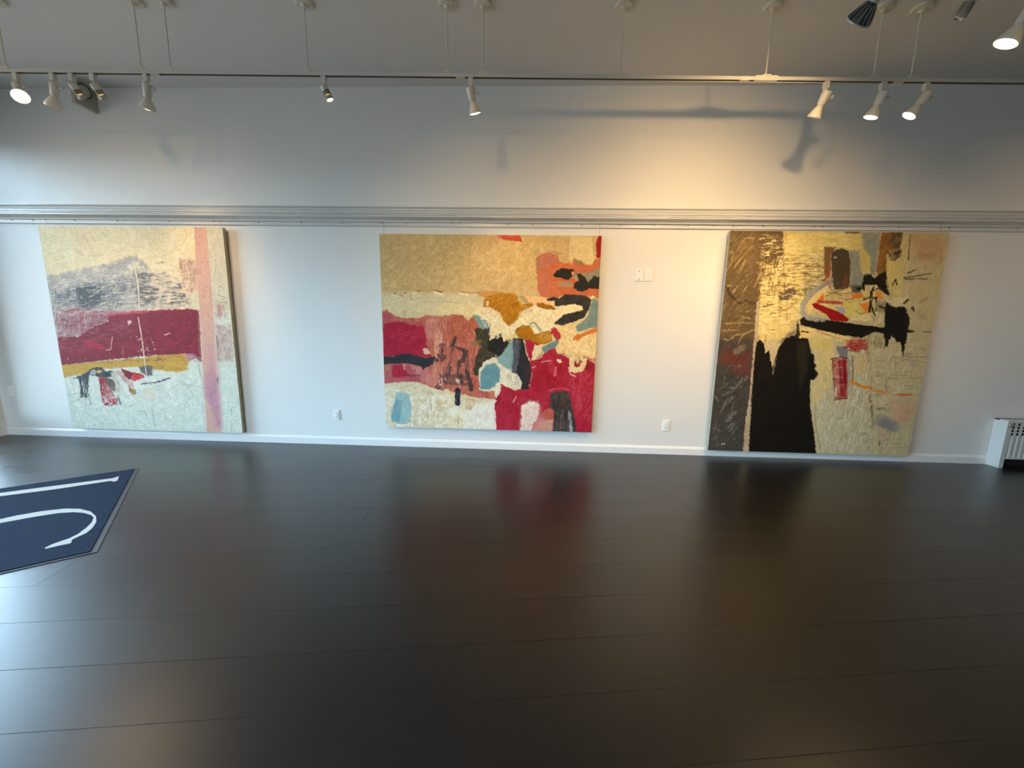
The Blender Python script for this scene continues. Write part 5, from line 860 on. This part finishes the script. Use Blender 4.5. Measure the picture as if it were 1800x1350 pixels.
 ('S',[207.6,165.7,215.3,165.2],(170,130,90),dict(w=.5)),
 ('S',[157.9,130,161.5,138.4,163.4,147.9,163.6,154.6],(92,88,86),dict(e=1.2, dry=.4, o=.45, w=2)),
 ('S',[165.3,159.8,166.3,163.2,165.7,171,166.7,174.8],(92,88,86),dict(e=1.2, dry=.4, o=.8, w=2.6)),
 ('S',[169.2,178.6,170.3,188.4,172.9,202.1],(92,88,86),dict(e=1.2, dry=.4, o=.8, w=2.6)),
 ('S',[168.6,210.2,173.1,230.2],(92,88,86),dict(e=1.2, dry=.4, o=.4, w=2)),
 ('S',[164.4,210.4,167,209.3],(92,88,86),dict(e=1.2, dry=.4, o=.4, w=2.4)),
 ('S',[175.7,181.4,182.3,182.2],(92,88,86),dict(e=1.2, dry=.4, o=.7, w=2.6)),
 ('S',[152.8,112.3,157.3,129.1],(92,88,86),dict(e=1.2, dry=.4, o=.4, w=2.2)),
 ('S',[166.3,216.3,168.8,220.3],(92,88,86),dict(e=1.2, dry=.4, o=.3, w=3)),
 ('F',[178.9,150.4,181.7,158.9,180.9,162.8,178.2,157.1],(150,140,120),dict(s=1.5, o=.6)),
 ('F',[173.7,192.2,188.1,189.8,199.4,196.4,199.8,206.8,189.9,206.1,182,203.4,175.6,198.1],(128,128,128),dict(s=3, e=2, a=8, m=((150,146,138),.7), o=.85)),
 ('F',[182.7,201.8,193.4,204.5,199.9,204.8,199.3,206.8,189.9,206.4],(92,94,98),dict(s=1, e=1, a=5, q=.3, o=.9)),
 ('F',[187.1,172.3,209.1,171.7,214.4,181.2,207.9,197.1,192.2,191.7,187.2,184],(198,158,132),dict(s=4, e=2, a=20, m=((204,178,138),.7))),
 ('F',[181.2,209.8,195.7,207.4,195.3,216.4,185,221.7],(190,152,130),dict(s=3, e=2, a=60, q=.35, o=.8)),
 ('S',[182.3,213.8,183.6,221.8],(130,90,90),dict(dry=.4, w=1.4)),
 ('S',[182,125.2,214.5,124.9],(132,124,96),dict(o=.75, e=.5, dry=.25, w=.7)),
 ('S',[192.5,128.2,205.4,129.3,216.3,130],(132,124,96),dict(o=.75, e=.5, dry=.25, w=.7)),
 ('S',[166.5,141.6,170.2,141.5],(132,124,96),dict(o=.75, e=.5, dry=.25, w=.7)),
 ('S',[181.6,144.6,199.8,144.6],(132,124,96),dict(o=.75, e=.5, dry=.25, w=.7)),
 ('S',[180.4,148.4,215.8,147.5],(132,124,96),dict(o=.75, e=.5, dry=.25, w=.7)),
 ('S',[195.6,140.9,201,141],(132,124,96),dict(o=.75, e=.5, dry=.25, w=.7)),
 ('S',[194.3,123,199.7,122.6],(132,124,96),dict(o=.75, e=.5, dry=.25, w=.7)),
 ('S',[206.8,117.1,213.2,117.5],(132,124,96),dict(o=.75, e=.5, dry=.25, w=.7)),
 ('S',[205.5,156.4,208.3,156.8],(132,124,96),dict(o=.75, e=.5, dry=.25, w=.7)),
 ('S',[164.6,181.7,167.3,181.4],(132,124,96),dict(o=.75, e=.5, dry=.25, w=.7)),
 ('S',[178.4,147.5,181.4,162.8],(132,124,96),dict(o=.75, e=.5, dry=.25, w=.7)),
 ('S',[185.3,128.4,187.8,143.5],(132,124,96),dict(o=.75, e=.5, dry=.25, w=.7)),
 ('F',[200,129.9,205.4,129.8,205.7,136.4,203,136.5],(150,154,140),dict(s=2, o=.6)),
 ('F',[108.4,119.9,117.4,118.8,125.3,174,117,174.3],(182,172,130),dict(s=4, e=2, a=87, q=.5, o=.6)),
 ('F',[107.8,155.1,124.7,156.6,135.1,228.4,119.9,228.9],(186,184,154),dict(s=5, e=3, a=87, q=.45, o=.7)),
 ('F',[111.6,116.1,122.5,115.8,122.1,126.2,115.1,128.2],(222,196,140),dict(s=3, e=2, a=87, q=.35, o=.7)),
 ('F',[183.9,2.2,218.6,0.9,216.3,234.7,210.3,235,207.6,116.5],(176,158,114),dict(s=14, o=.35)),
]
painting('large pale canvas with grey haze, crimson band and pink upright stripe, nearest the window corner', PAINT_1, -5.38, 2.08, 2.407, 2.285, 4.238, .045, .004, m_canvas_edge, (1.14, 1.06, .97), ((-5.32, 2.478), (-3.345, 2.478)))
painting('middle canvas of tan, salmon, ochre and crimson patches with a black hooked stroke', PAINT_2, -1.602, 2.35, 2.361, 2.117, 4.25, .034, .002, m_canvas_edge2, (1.16, 1.16, 1.2), ((-1.56, 2.478), (.729, 2.478)))
painting('right-hand canvas with a tall black mass and brown left strip on pale yellow', PAINT_3, 2.048, 2.158, 2.420, 2.339, 4.235, .045, .003, m_canvas_edge2, (1.2, 1.22, 1.36), ((2.09, 2.478), (4.142, 2.478)))

# ------------------------------------------------------------------ wall plates
def outlet(label, x, z, kind, cat='outlet', group=None):
    t = thing('wall_outlet' if kind != 'blank' and kind != 'switch' else ('wall_switch' if kind == 'switch' else 'blank_wall_plate'), label, cat, (x, 4.3, z), group=group)
    w_, h_ = .037, .060; bm = B((-w_, -.009, -h_), (w_, 0, h_), .0015); obj('cover_plate', bm, m_plate, t)
    if kind == 'duplex':
        f = obj('socket_face', B((-.017, -.0125, -.034), (.017, -.008, .034), .0012), m_plate, t)
        for s in (-1, 1):
            bm = bmesh.new(); box(bm, (-.008, -.0132, s*.019-.004), (-.0055, -.0120, s*.019+.006)); box(bm, (.0055, -.0132, s*.019-.003), (.008, -.0120, s*.019+.005)); box(bm, (-.002, -.0132, s*.019-.011), (.002, -.0120, s*.019-.007)); obj('slot', bm, m_slot, f)
    if kind == 'switch': obj('rocker', B((-.016, -.014, -.033), (.016, -.008, .033), .002), m_plate, t)
    if kind == 'blank':
        for s in (-1, 1): obj('screw', lathe(bmesh.new(), [(.0055, 0), (.0055, .002), (.002, .003)], 10, Matrix.Translation((0, -.009, s*.042)) @ Matrix.Rotation(PI/2, 4, 'X')), m_slot, t)
    return t
outlet('white wall plate low beside the far-left room corner', -6.144, .541, 'switch', 'switch')
outlet('white power outlet low on the wall between left and middle canvases', -2.199, .356, 'duplex')
outlet('white power outlet low on the wall between middle and right canvases', 1.584, .335, 'duplex')
outlet('plain blank wall plate with two screws, left of the high pair', 1.173, 1.975, 'blank', 'wall plate')
outlet('white outlet plate high on the wall, right of the high pair', 1.271, 1.975, 'duplex')

# ------------------------------------------------------------------ convector radiator against the far wall
rad = thing('radiator', 'white fluted convector radiator cover at right end of far wall', 'radiator', (5.10, 4.298, 0))
RL, RDp, RH = 2.4, .126, .522
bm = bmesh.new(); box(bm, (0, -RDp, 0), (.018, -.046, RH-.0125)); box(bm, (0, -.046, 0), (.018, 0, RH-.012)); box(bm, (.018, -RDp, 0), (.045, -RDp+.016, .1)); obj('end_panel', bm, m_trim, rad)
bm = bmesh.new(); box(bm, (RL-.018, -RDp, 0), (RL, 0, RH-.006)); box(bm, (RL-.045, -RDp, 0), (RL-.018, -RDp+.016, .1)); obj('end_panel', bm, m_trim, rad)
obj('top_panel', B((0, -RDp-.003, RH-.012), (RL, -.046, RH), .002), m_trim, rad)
obj('air_gap_shade', B((.002, -.0455, RH-.05), (RL-.002, -.0015, RH-.003)), m_black, rad)  # solid black block: the shade in the outlet gap put in as colour
obj('back_void_shade', B((.02, -.02, .0), (RL-.02, -.002, RH-.06)), m_black, rad)  # black slab paints the shade seen inside and under the cover
obj('heating_fin', B((.06, -.10, .13), (RL-.06, -.03, .22)), m_black, rad)
# front: a real sheet with four rows of punched slots above vertical flutes
bm = bmesh.new(); PX = .0545; rows = [.484, .448, .412, .376]; hh = .0125; hw = .011; x0f, x1f = .018, RL-.018; y = -RDp
ncol = int((x1f-.05)/PX); cs = [.062+PX*i for i in range(ncol) if .062+PX*i+hw < x1f-.02]
zs = sorted([RH-.012]+[r_+hh for r_ in rows]+[r_-hh for r_ in rows]+[.355], reverse=True); xsf = sorted([x0f, x1f]+[c-hw for c in cs]+[c+hw for c in cs])
V = {}
def vv(x, z, yy=y):
    k = (round(x, 5), round(z, 5), round(yy, 5))
    if k not in V: V[k] = bm.verts.new((x, yy, z))
    return V[k]
for i in range(len(xsf)-1):
    for j in range(len(zs)-1):
        if i % 2 == 1 and j % 2 == 1: continue
        bm.faces.new((vv(xsf[i], zs[j]), vv(xsf[i+1], zs[j]), vv(xsf[i+1], zs[j+1]), vv(xsf[i], zs[j+1])))
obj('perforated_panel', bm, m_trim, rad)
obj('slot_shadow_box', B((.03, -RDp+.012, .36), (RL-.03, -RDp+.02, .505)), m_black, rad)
bm = bmesh.new(); pts = []
for i in range(len(cs)):
    c = cs[i]; pts += [(c-.016, y), (c-.008, y+.005), (c+.008, y+.005), (c+.016, y)]
pts = [(x0f, y)]+pts+[(x1f, y)]; lo = [bm.verts.new((a, b, .108)) for a, b in pts]; hi = [bm.verts.new((a, b, .355)) for a, b in pts]
for i in range(len(pts)-1): bm.faces.new((lo[i], lo[i+1], hi[i+1], hi[i]))
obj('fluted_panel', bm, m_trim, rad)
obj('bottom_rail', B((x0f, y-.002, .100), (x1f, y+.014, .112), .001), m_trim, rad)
obj('valve_knob', lathe(bmesh.new(), [(.018, 0), (.026, .003), (.026, .014), (.019, .020), (.008, .021)], 20, Matrix.Translation((.026, y, .474)) @ Matrix.Rotation(PI/2, 4, 'X')), m_knob, rad, True)

# ------------------------------------------------------------------ entrance mat
mt = thing('floor_mat', 'navy blue carpet mat with white lettering strokes and grey rubber edge, on dark floor', 'mat', (-3.19, 2.75, 0))
C0 = Vector((-3.712, 3.40)); C1 = Vector((-2.640, 2.098)); dR = (C1-C0); LM = dR.length; e2 = dR.normalized(); e1 = Vector((-.80, -.60)); e1 = (e1 - e2*(e1.dot(e2))*.35).normalized()
def mp_(a, b): q = C0+e1*a+e2*b; return (q.x+3.19, q.y-2.75)
ML = 2.3; bw = .033
obj('rubber_edge', prism(bmesh.new(), [mp_(0, 0), mp_(0, LM), mp_(ML, LM), mp_(ML, 0)], .0, .004), m_rubber, mt)
obj('carpet_pile', prism(bmesh.new(), [mp_(bw, .012), mp_(bw, LM-.022), mp_(ML-bw, LM-.022), mp_(ML-bw, .012)], .004, .009), m_carpet, mt)
LT1 = [(-4.9, 2.33), (-4.261, 2.795), (-4.0, 2.955), (-3.694, 3.142), (-3.684, 3.19), (-3.60, 3.10), (-3.602, 3.074), (-3.651, 3.088), (-3.923, 2.89), (-4.187, 2.741), (-4.84, 2.27)]
LT2 = [(-4.35, 1.99), (-4.0, 2.235), (-3.71, 2.415), (-3.669, 2.467), (-3.571, 2.539), (-3.451, 2.588), (-3.341, 2.592), (-3.22, 2.56), (-3.107, 2.498), (-3.022, 2.428), (-2.957, 2.348), (-2.926, 2.283), (-2.93, 2.237), (-2.929, 2.206), (-2.911, 2.183), (-2.893, 2.172), (-2.894, 2.16), (-2.925, 2.14), (-2.974, 2.096), (-2.989, 2.107), (-2.991, 2.147), (-2.974, 2.191), (-2.963, 2.216), (-2.966, 2.267), (-2.999, 2.345), (-3.04, 2.413), (-3.105, 2.482), (-3.16, 2.512), (-3.243, 2.538), (-3.33, 2.543), (-3.425, 2.521), (-3.535, 2.451), (-3.648, 2.361), (-3.95, 2.17), (-4.30, 1.93)]
for L_ in (LT1, LT2): obj('letter_stroke', prism(bmesh.new(), [(a+3.19, b-2.75) for a, b in L_], .0085, .0102), m_letter, mt)

# ------------------------------------------------------------------ light tracks hung from the ceiling on rods
SL = math.atan(.0262)
def track(label, y0, zt, x0, x1, rods, joints, feed, grp):
    """y0 = distance at x=0; origin on the track line"""
    t = thing('light_track', label, 'light track', (0, y0, zt), (0, 0, SL), grp)
    cuts = [x0]+joints+[x1]
    for a, b in zip(cuts, cuts[1:]):
        bm = bmesh.new(); hw_ = .0175; a += .003; b -= .003
        prof = [(-hw_, 0), (-hw_+.005, 0), (-hw_+.005, .012), (hw_-.005, .012), (hw_-.005, 0), (hw_, 0), (hw_, .024), (-hw_, .024)]
        s = obj('track_section', sweep_x(prof, a, b, bm), m_white, t)
        obj('slot_liner', B((a+.001, -hw_+.0055, .0035), (b-.001, hw_-.0055, .0115)), m_black, s)
    for j in joints: obj('joiner', B((j-.035, -.0185, -.003), (j+.035, .0185, .0245), .0015), m_white, t)
    if feed: obj('feed_box', B((feed-.085, -.020, -.003), (feed+.085, .020, .032), .003), m_white, t)
    for x in rods:
        zc = ZC-zt
        obj('hanger_clip', B((x-.032, -.020, .0245), (x+.032, .020, .040), .003), m_white2, t)
        r_ = obj('suspension_rod', tube(bmesh.new(), [(x, 0, .038), (x, 0, zc-.014)], .0048, 8), m_white2, t, True)
        c_ = obj('ceiling_canopy', lathe(bmesh.new(), [(.008, -.034), (.016, -.032), (.022, -.022), (.060, -.016), (.066, -.008), (.066, 0)], 28, Matrix.Translation((x, 0, zc))), m_white2, t, True)
        for s_ in (-1, 1): obj('screw', lathe(bmesh.new(), [(.004, -.003), (.004, 0)], 8, Matrix.Translation((x+s_*.045, 0, zc-.016))), m_steel, c_)
    return t
TY1, TZ = 3.289, 3.300
RX = [-4.09, -3.03, -2.80, -1.735, -.66, -.389, .66, 1.76, 2.57, 2.85, 4.6]
track('white ceiling track nearest the canvases, hung on thin rods', TY1, TZ, -6.1, 7.6, RX, [-2.93, -.56, 1.60, 2.76], 1.76, 'suspended white lighting tracks')
TY2 = 2.33; TZ2 = 3.31
track('white ceiling track nearer the viewer, above the dark-finned bulb', TY2, TZ2, 1.45, 7.6, [3.1, 5.0, 7.0], [3.4], None, 'suspended white lighting tracks')

def spotlight(label, x, ty, D, kind='par', lit=True, power=40, cone=60, scale=1.0, face_vis=True, grp='track spotlights', zt=TZ, side=1, col=(1, .63, .28), drop=0, soft=.03):
    """track head: adapter in the track, arm, socket housing and bulb, aimed along D"""
    y = ty+x*math.tan(SL); t = thing('track_spotlight' if kind != 'mini' else 'mini_track_spotlight', label, 'spotlight', (x, y, zt), group=grp)
    D = Vector(D).normalized(); ad = obj('adapter', B((-.018, -.016, -.050-drop*.8), (.018, .016, -.0005), .002), m_white, t)
    piv = Vector((0, 0, -.050-drop)); ax = D.to_track_quat('-Z', 'Y').to_matrix().to_4x4()
    if kind == 'mini':
        h0 = piv+Vector((0, 0, -.026)); obj('arm', tube(bmesh.new(), [(0, 0, -.048-drop*.8), (0, 0, -.072-drop), tuple(h0)], .0055, 8), m_white, t, True)
        Mx = Matrix.Translation(h0 - D*.012) @ ax; L0 = -.105*scale
        hs = obj('housing', lathe(bmesh.new(), [(.012, .0), (.0265, -.003), (.027, -.036), (.0255, -.040)], 24, Mx), m_bulb if lit else m_white, t, True)
        rb = bmesh.new()
        for k in range(18):
            a = 2*PI*k/18; q = Matrix.Rotation(a, 4, 'Z'); b0 = bmesh.new(); box(b0, (.020, -.0012, -.082), (.0262, .0012, -.036)); b0.transform(Mx @ q)
            me = bpy.data.meshes.new('tmp'); b0.to_mesh(me); b0.free(); rb.from_mesh(me); bpy.data.meshes.remove(me)
        obj('cooling_rib', rb, m_rib, t); bb = obj('bulb', lathe(bmesh.new(), [(.0205, -.036), (.0205, -.070), (.023, -.078), (.0265, -.084), (.0265, -.102), (.024, -.104), (.022, -.098)], 24, Mx, False), m_rib, t, True)
        obj('glow_ring', lathe(bmesh.new(), [(.0212, -.070), (.0225, -.077)], 24, Mx, False), m_glow if lit else m_rib, bb)
        fc = obj('lens', lathe(bmesh.new(), [(.0225, -.0995), (.0225, -.0985)], 24, Mx), m_face if lit else m_dim, bb)
        tip = h0+D*.094
    else:
        s = side; off = Vector((s*.036, 0, 0)); hub = piv+Vector((0, 0, -.054))
        obj('swivel', lathe(bmesh.new(), [(.013, -.050), (.013, -.056), (.009, -.058), (.009, -.064)], 16, Matrix.Translation((0, 0, -drop))), m_white, t, True)
        bm = bmesh.new(); pa = [(0, 0, -.062-drop), (s*.020, 0, -.066-drop), (s*.034, 0, -.074-drop), (s*.037, 0, -.088-drop), tuple(hub+off)]
        rings = []
        for q in pa: rings.append([bm.verts.new((q[0]+dx, q[1]+dy, q[2])) for dx, dy in ((-.0015, -.009), (.0015, -.009), (.0015, .009), (-.0015, .009))])
        for a, b in zip(rings, rings[1:]):
            for k in range(4): bm.faces.new((a[k], a[(k+1) % 4], b[(k+1) % 4], b[k]))
        bm.faces.new(rings[0]); bm.faces.new(rings[-1]); obj('arm', bm, m_white, t)
        Mx = Matrix.Translation(hub - D*.038) @ ax
        hs = obj('housing', lathe(bmesh.new(), [(.010, .004), (.027, .002), (.0325, -.002), (.0335, -.010), (.0265, -.086), (.025, -.090), (.0225, -.088)], 28, Mx), m_white, t, True)
        kb = obj('tilt_knob', lathe(bmesh.new(), [(.005, -.006), (.005, .012), (.013, .013), (.014, .022), (.011, .025)], 16, Matrix.Translation(hub+off*.98) @ Matrix.Rotation(s*PI/2, 4, 'Y')), m_white, t, True)
        R1 = .047*scale; L1 = .068*(.6+.4*scale)
        bp_ = [(.019, -.086), (.0195, -.096), (.0225, -.102)]+[(.0225+(R1-.0225)*(k/5)**.85, -.102-L1*.86*k/5) for k in range(1, 6)]+[(R1+.001, -.102-L1*.90), (R1+.001, -.102-L1), (R1-.003, -.102-L1-.001), (R1-.005, -.102-L1+.003)]
        bb = obj('bulb', lathe(bmesh.new(), bp_, 32, Mx, False), m_fin if kind == 'finned' else m_bulb, t, True)
        if kind == 'finned':
            for k in range(14):
                q = Matrix.Rotation(2*PI*k/14, 4, 'Z'); b0 = bmesh.new(); v = [b0.verts.new(c) for c in ((.026, -.0007, -.104), (R1-.001, -.0012, -.102-L1*.88), (R1+.003, -.0012, -.102-L1*.86), (.033, -.0012, -.100), (.026, .0007, -.104), (R1-.001, .0012, -.102-L1*.88), (R1+.003, .0012, -.102-L1*.86), (.033, .0012, -.100))]
                for f in ((0,1,2,3),(7,6,5,4),(0,3,7,4),(1,5,6,2),(3,2,6,7),(0,4,5,1)): b0.faces.new([v[i] for i in f])
                b0.transform(Mx @ q); obj('fin', b0, m_rib, bb)
            obj('rim', lathe(bmesh.new(), [(R1-.001, -.102-L1*.90), (R1+.002, -.102-L1*.90), (R1+.002, -.102-L1*1.01), (R1-.001, -.102-L1*1.01)], 32, Mx, False), m_lens, bb, True)
        obj('lens', lathe(bmesh.new(), [(.0005, -.102-L1-.006), (R1*.5, -.102-L1-.005), (R1-.004, -.102-L1+.001)], 32, Mx, False), m_face if lit else m_dim, bb, True)
        tip = hub+D*(-.038+.102+L1+.016)
    if power > 0:
        ld = bpy.data.lights.new('spot_beam', 'SPOT'); ld.energy = power*LAMP; ld.color = col; ld.spot_size = math.radians(cone); ld.spot_blend = 1.0; ld.shadow_soft_size = soft
        lo_ = bpy.data.objects.new('spot_beam', ld); lo_.matrix_world = Matrix.Translation(tip) @ ax; link(lo_, t)
    return t
G1 = 'spotlights on the track nearest the canvases'; G2 = 'spotlights on the track nearer the viewer'
spotlight('leftmost track spotlight, its bright face turned towards the room', -4.02, TY1, (.62, -.45, -.70), power=45, cone=110, scale=1.1, grp=G1)
spotlight('spotlight tilted left with glowing amber side, beside the ribbed pair', -3.73, TY1, (-.48, .22, -.85), power=60, cone=85, scale=1.15, grp=G1)
spotlight('small ribbed spotlight, left one of the pair before the beige box', -3.583, TY1, (.02, .62, -.80), 'mini', power=22, cone=60, grp=G1)
spotlight('small ribbed spotlight, right one of the pair before the beige box', -3.415, TY1, (.0, .66, -.78), 'mini', power=22, cone=60, grp=G1)
spotlight('spotlight with thin bright rim under the second rod clip from left', -3.0, TY1, (-.38, .27, -.85), power=32, cone=85, scale=1.08, grp=G1)
spotlight('small ribbed spotlight tilted right, alone left of the middle canvas', -1.615, TY1, (.38, .12, -.9), 'mini', power=22, cone=75, grp=G1)
spotlight('white spotlight with conical bulb above the middle canvas', -.479, TY1, (.20, .38, -.9), power=55, cone=80, grp=G1)
spotlight('unlit white spotlight, left one of the three above the right canvas', 2.222, TY1, (-.18, .42, -.86), lit=False, power=0, grp=G1)
spotlight('bright spotlight in the middle of the three above the right canvas', 2.649, TY1, (-.25, .22, -.92), power=55, cone=85, grp=G1)
spotlight('bright spotlight leaning left, right one of the three above the right canvas', 2.973, TY1, (-.50, .20, -.82), power=50, cone=85, grp=G1)
spotlight('dark-finned bulb spotlight cut off by the top edge of the view', 1.80, TY2, (-.12, .80, -.52), 'finned', lit=True, power=125, cone=132, scale=1.35, zt=TZ2, grp=G2)
spotlight('small ribbed spotlight at the top edge, between two larger heads', 2.27, TY2, (-.20, .35, -.85), 'mini', lit=False, power=0, drop=.06, zt=TZ2, grp=G2)
spotlight('large glowing spotlight at the top right corner', 2.57, TY2, (-.36, .25, -.88), power=90, cone=130, scale=1.12, drop=.11, zt=TZ2, grp=G2)
TY3 = .55
track('long white ceiling track straight above the viewer, out of view', TY3, TZ, -6.1, 7.6, [-4.4, -2.2, 0, 2.2, 4.4], [-2.9, .8, 4.1], None, 'suspended white lighting tracks')
for x, tx, tz, pw_, lb in ((-4.3, -4.4, 1.8, 75, 'spotlight above the view aimed at the left canvas'), (-2.2, -3.9, 1.6, 28, 'spotlight above the view aimed at the pink stripe'), (-.9, -.4, 1.6, 110, 'spotlight above the view aimed at the middle canvas'), (.6, 1.3, 1.7, 75, 'spotlight above the view aimed at the wall by the high plates'), (3.0, 3.1, 1.5, 120, 'spotlight above the view aimed at the right canvas'), (4.9, 5.3, 1.7, 85, 'added unseen spotlight above the view, warming the wall above the radiator'), (6.6, 6.6, 2.4, 90, 'added unseen spotlight above the view, warming the far right wall end')):  # the last two are added, unseen lamps that warm the right wall
    y_ = TY3+x*.0262; spotlight(lb, x, TY3, (tx-x, 4.3-y_, tz-3.12), power=pw_, cone=60, soft=.09, grp='spotlights out of view above')

# ------------------------------------------------------------------ emergency light box standing out from the wall
el = thing('emergency_light', 'beige emergency light box with oval lens high on wall, behind ribbed spotlights', 'emergency light', (-4.60, 4.3, 3.66))
obj('case', B((-.022, -.215, -.105), (.022, 0, .125), .006), m_beige, el)
E2 = Matrix.Translation((.023, -.125, .045)) @ Matrix.Rotation(PI/2, 4, 'Y')
obj('lens_bezel', lathe(bmesh.new(), [(.060, -.002), (.066, .0), (.068, .010), (.058, .012), (.056, .006)], 32, E2, False), m_slot, el, True)
obj('lens', lathe(bmesh.new(), [(.057, .0), (.056, .008), (.03, .012), (.001, .013)], 32, E2, False), m_lens, el, True)
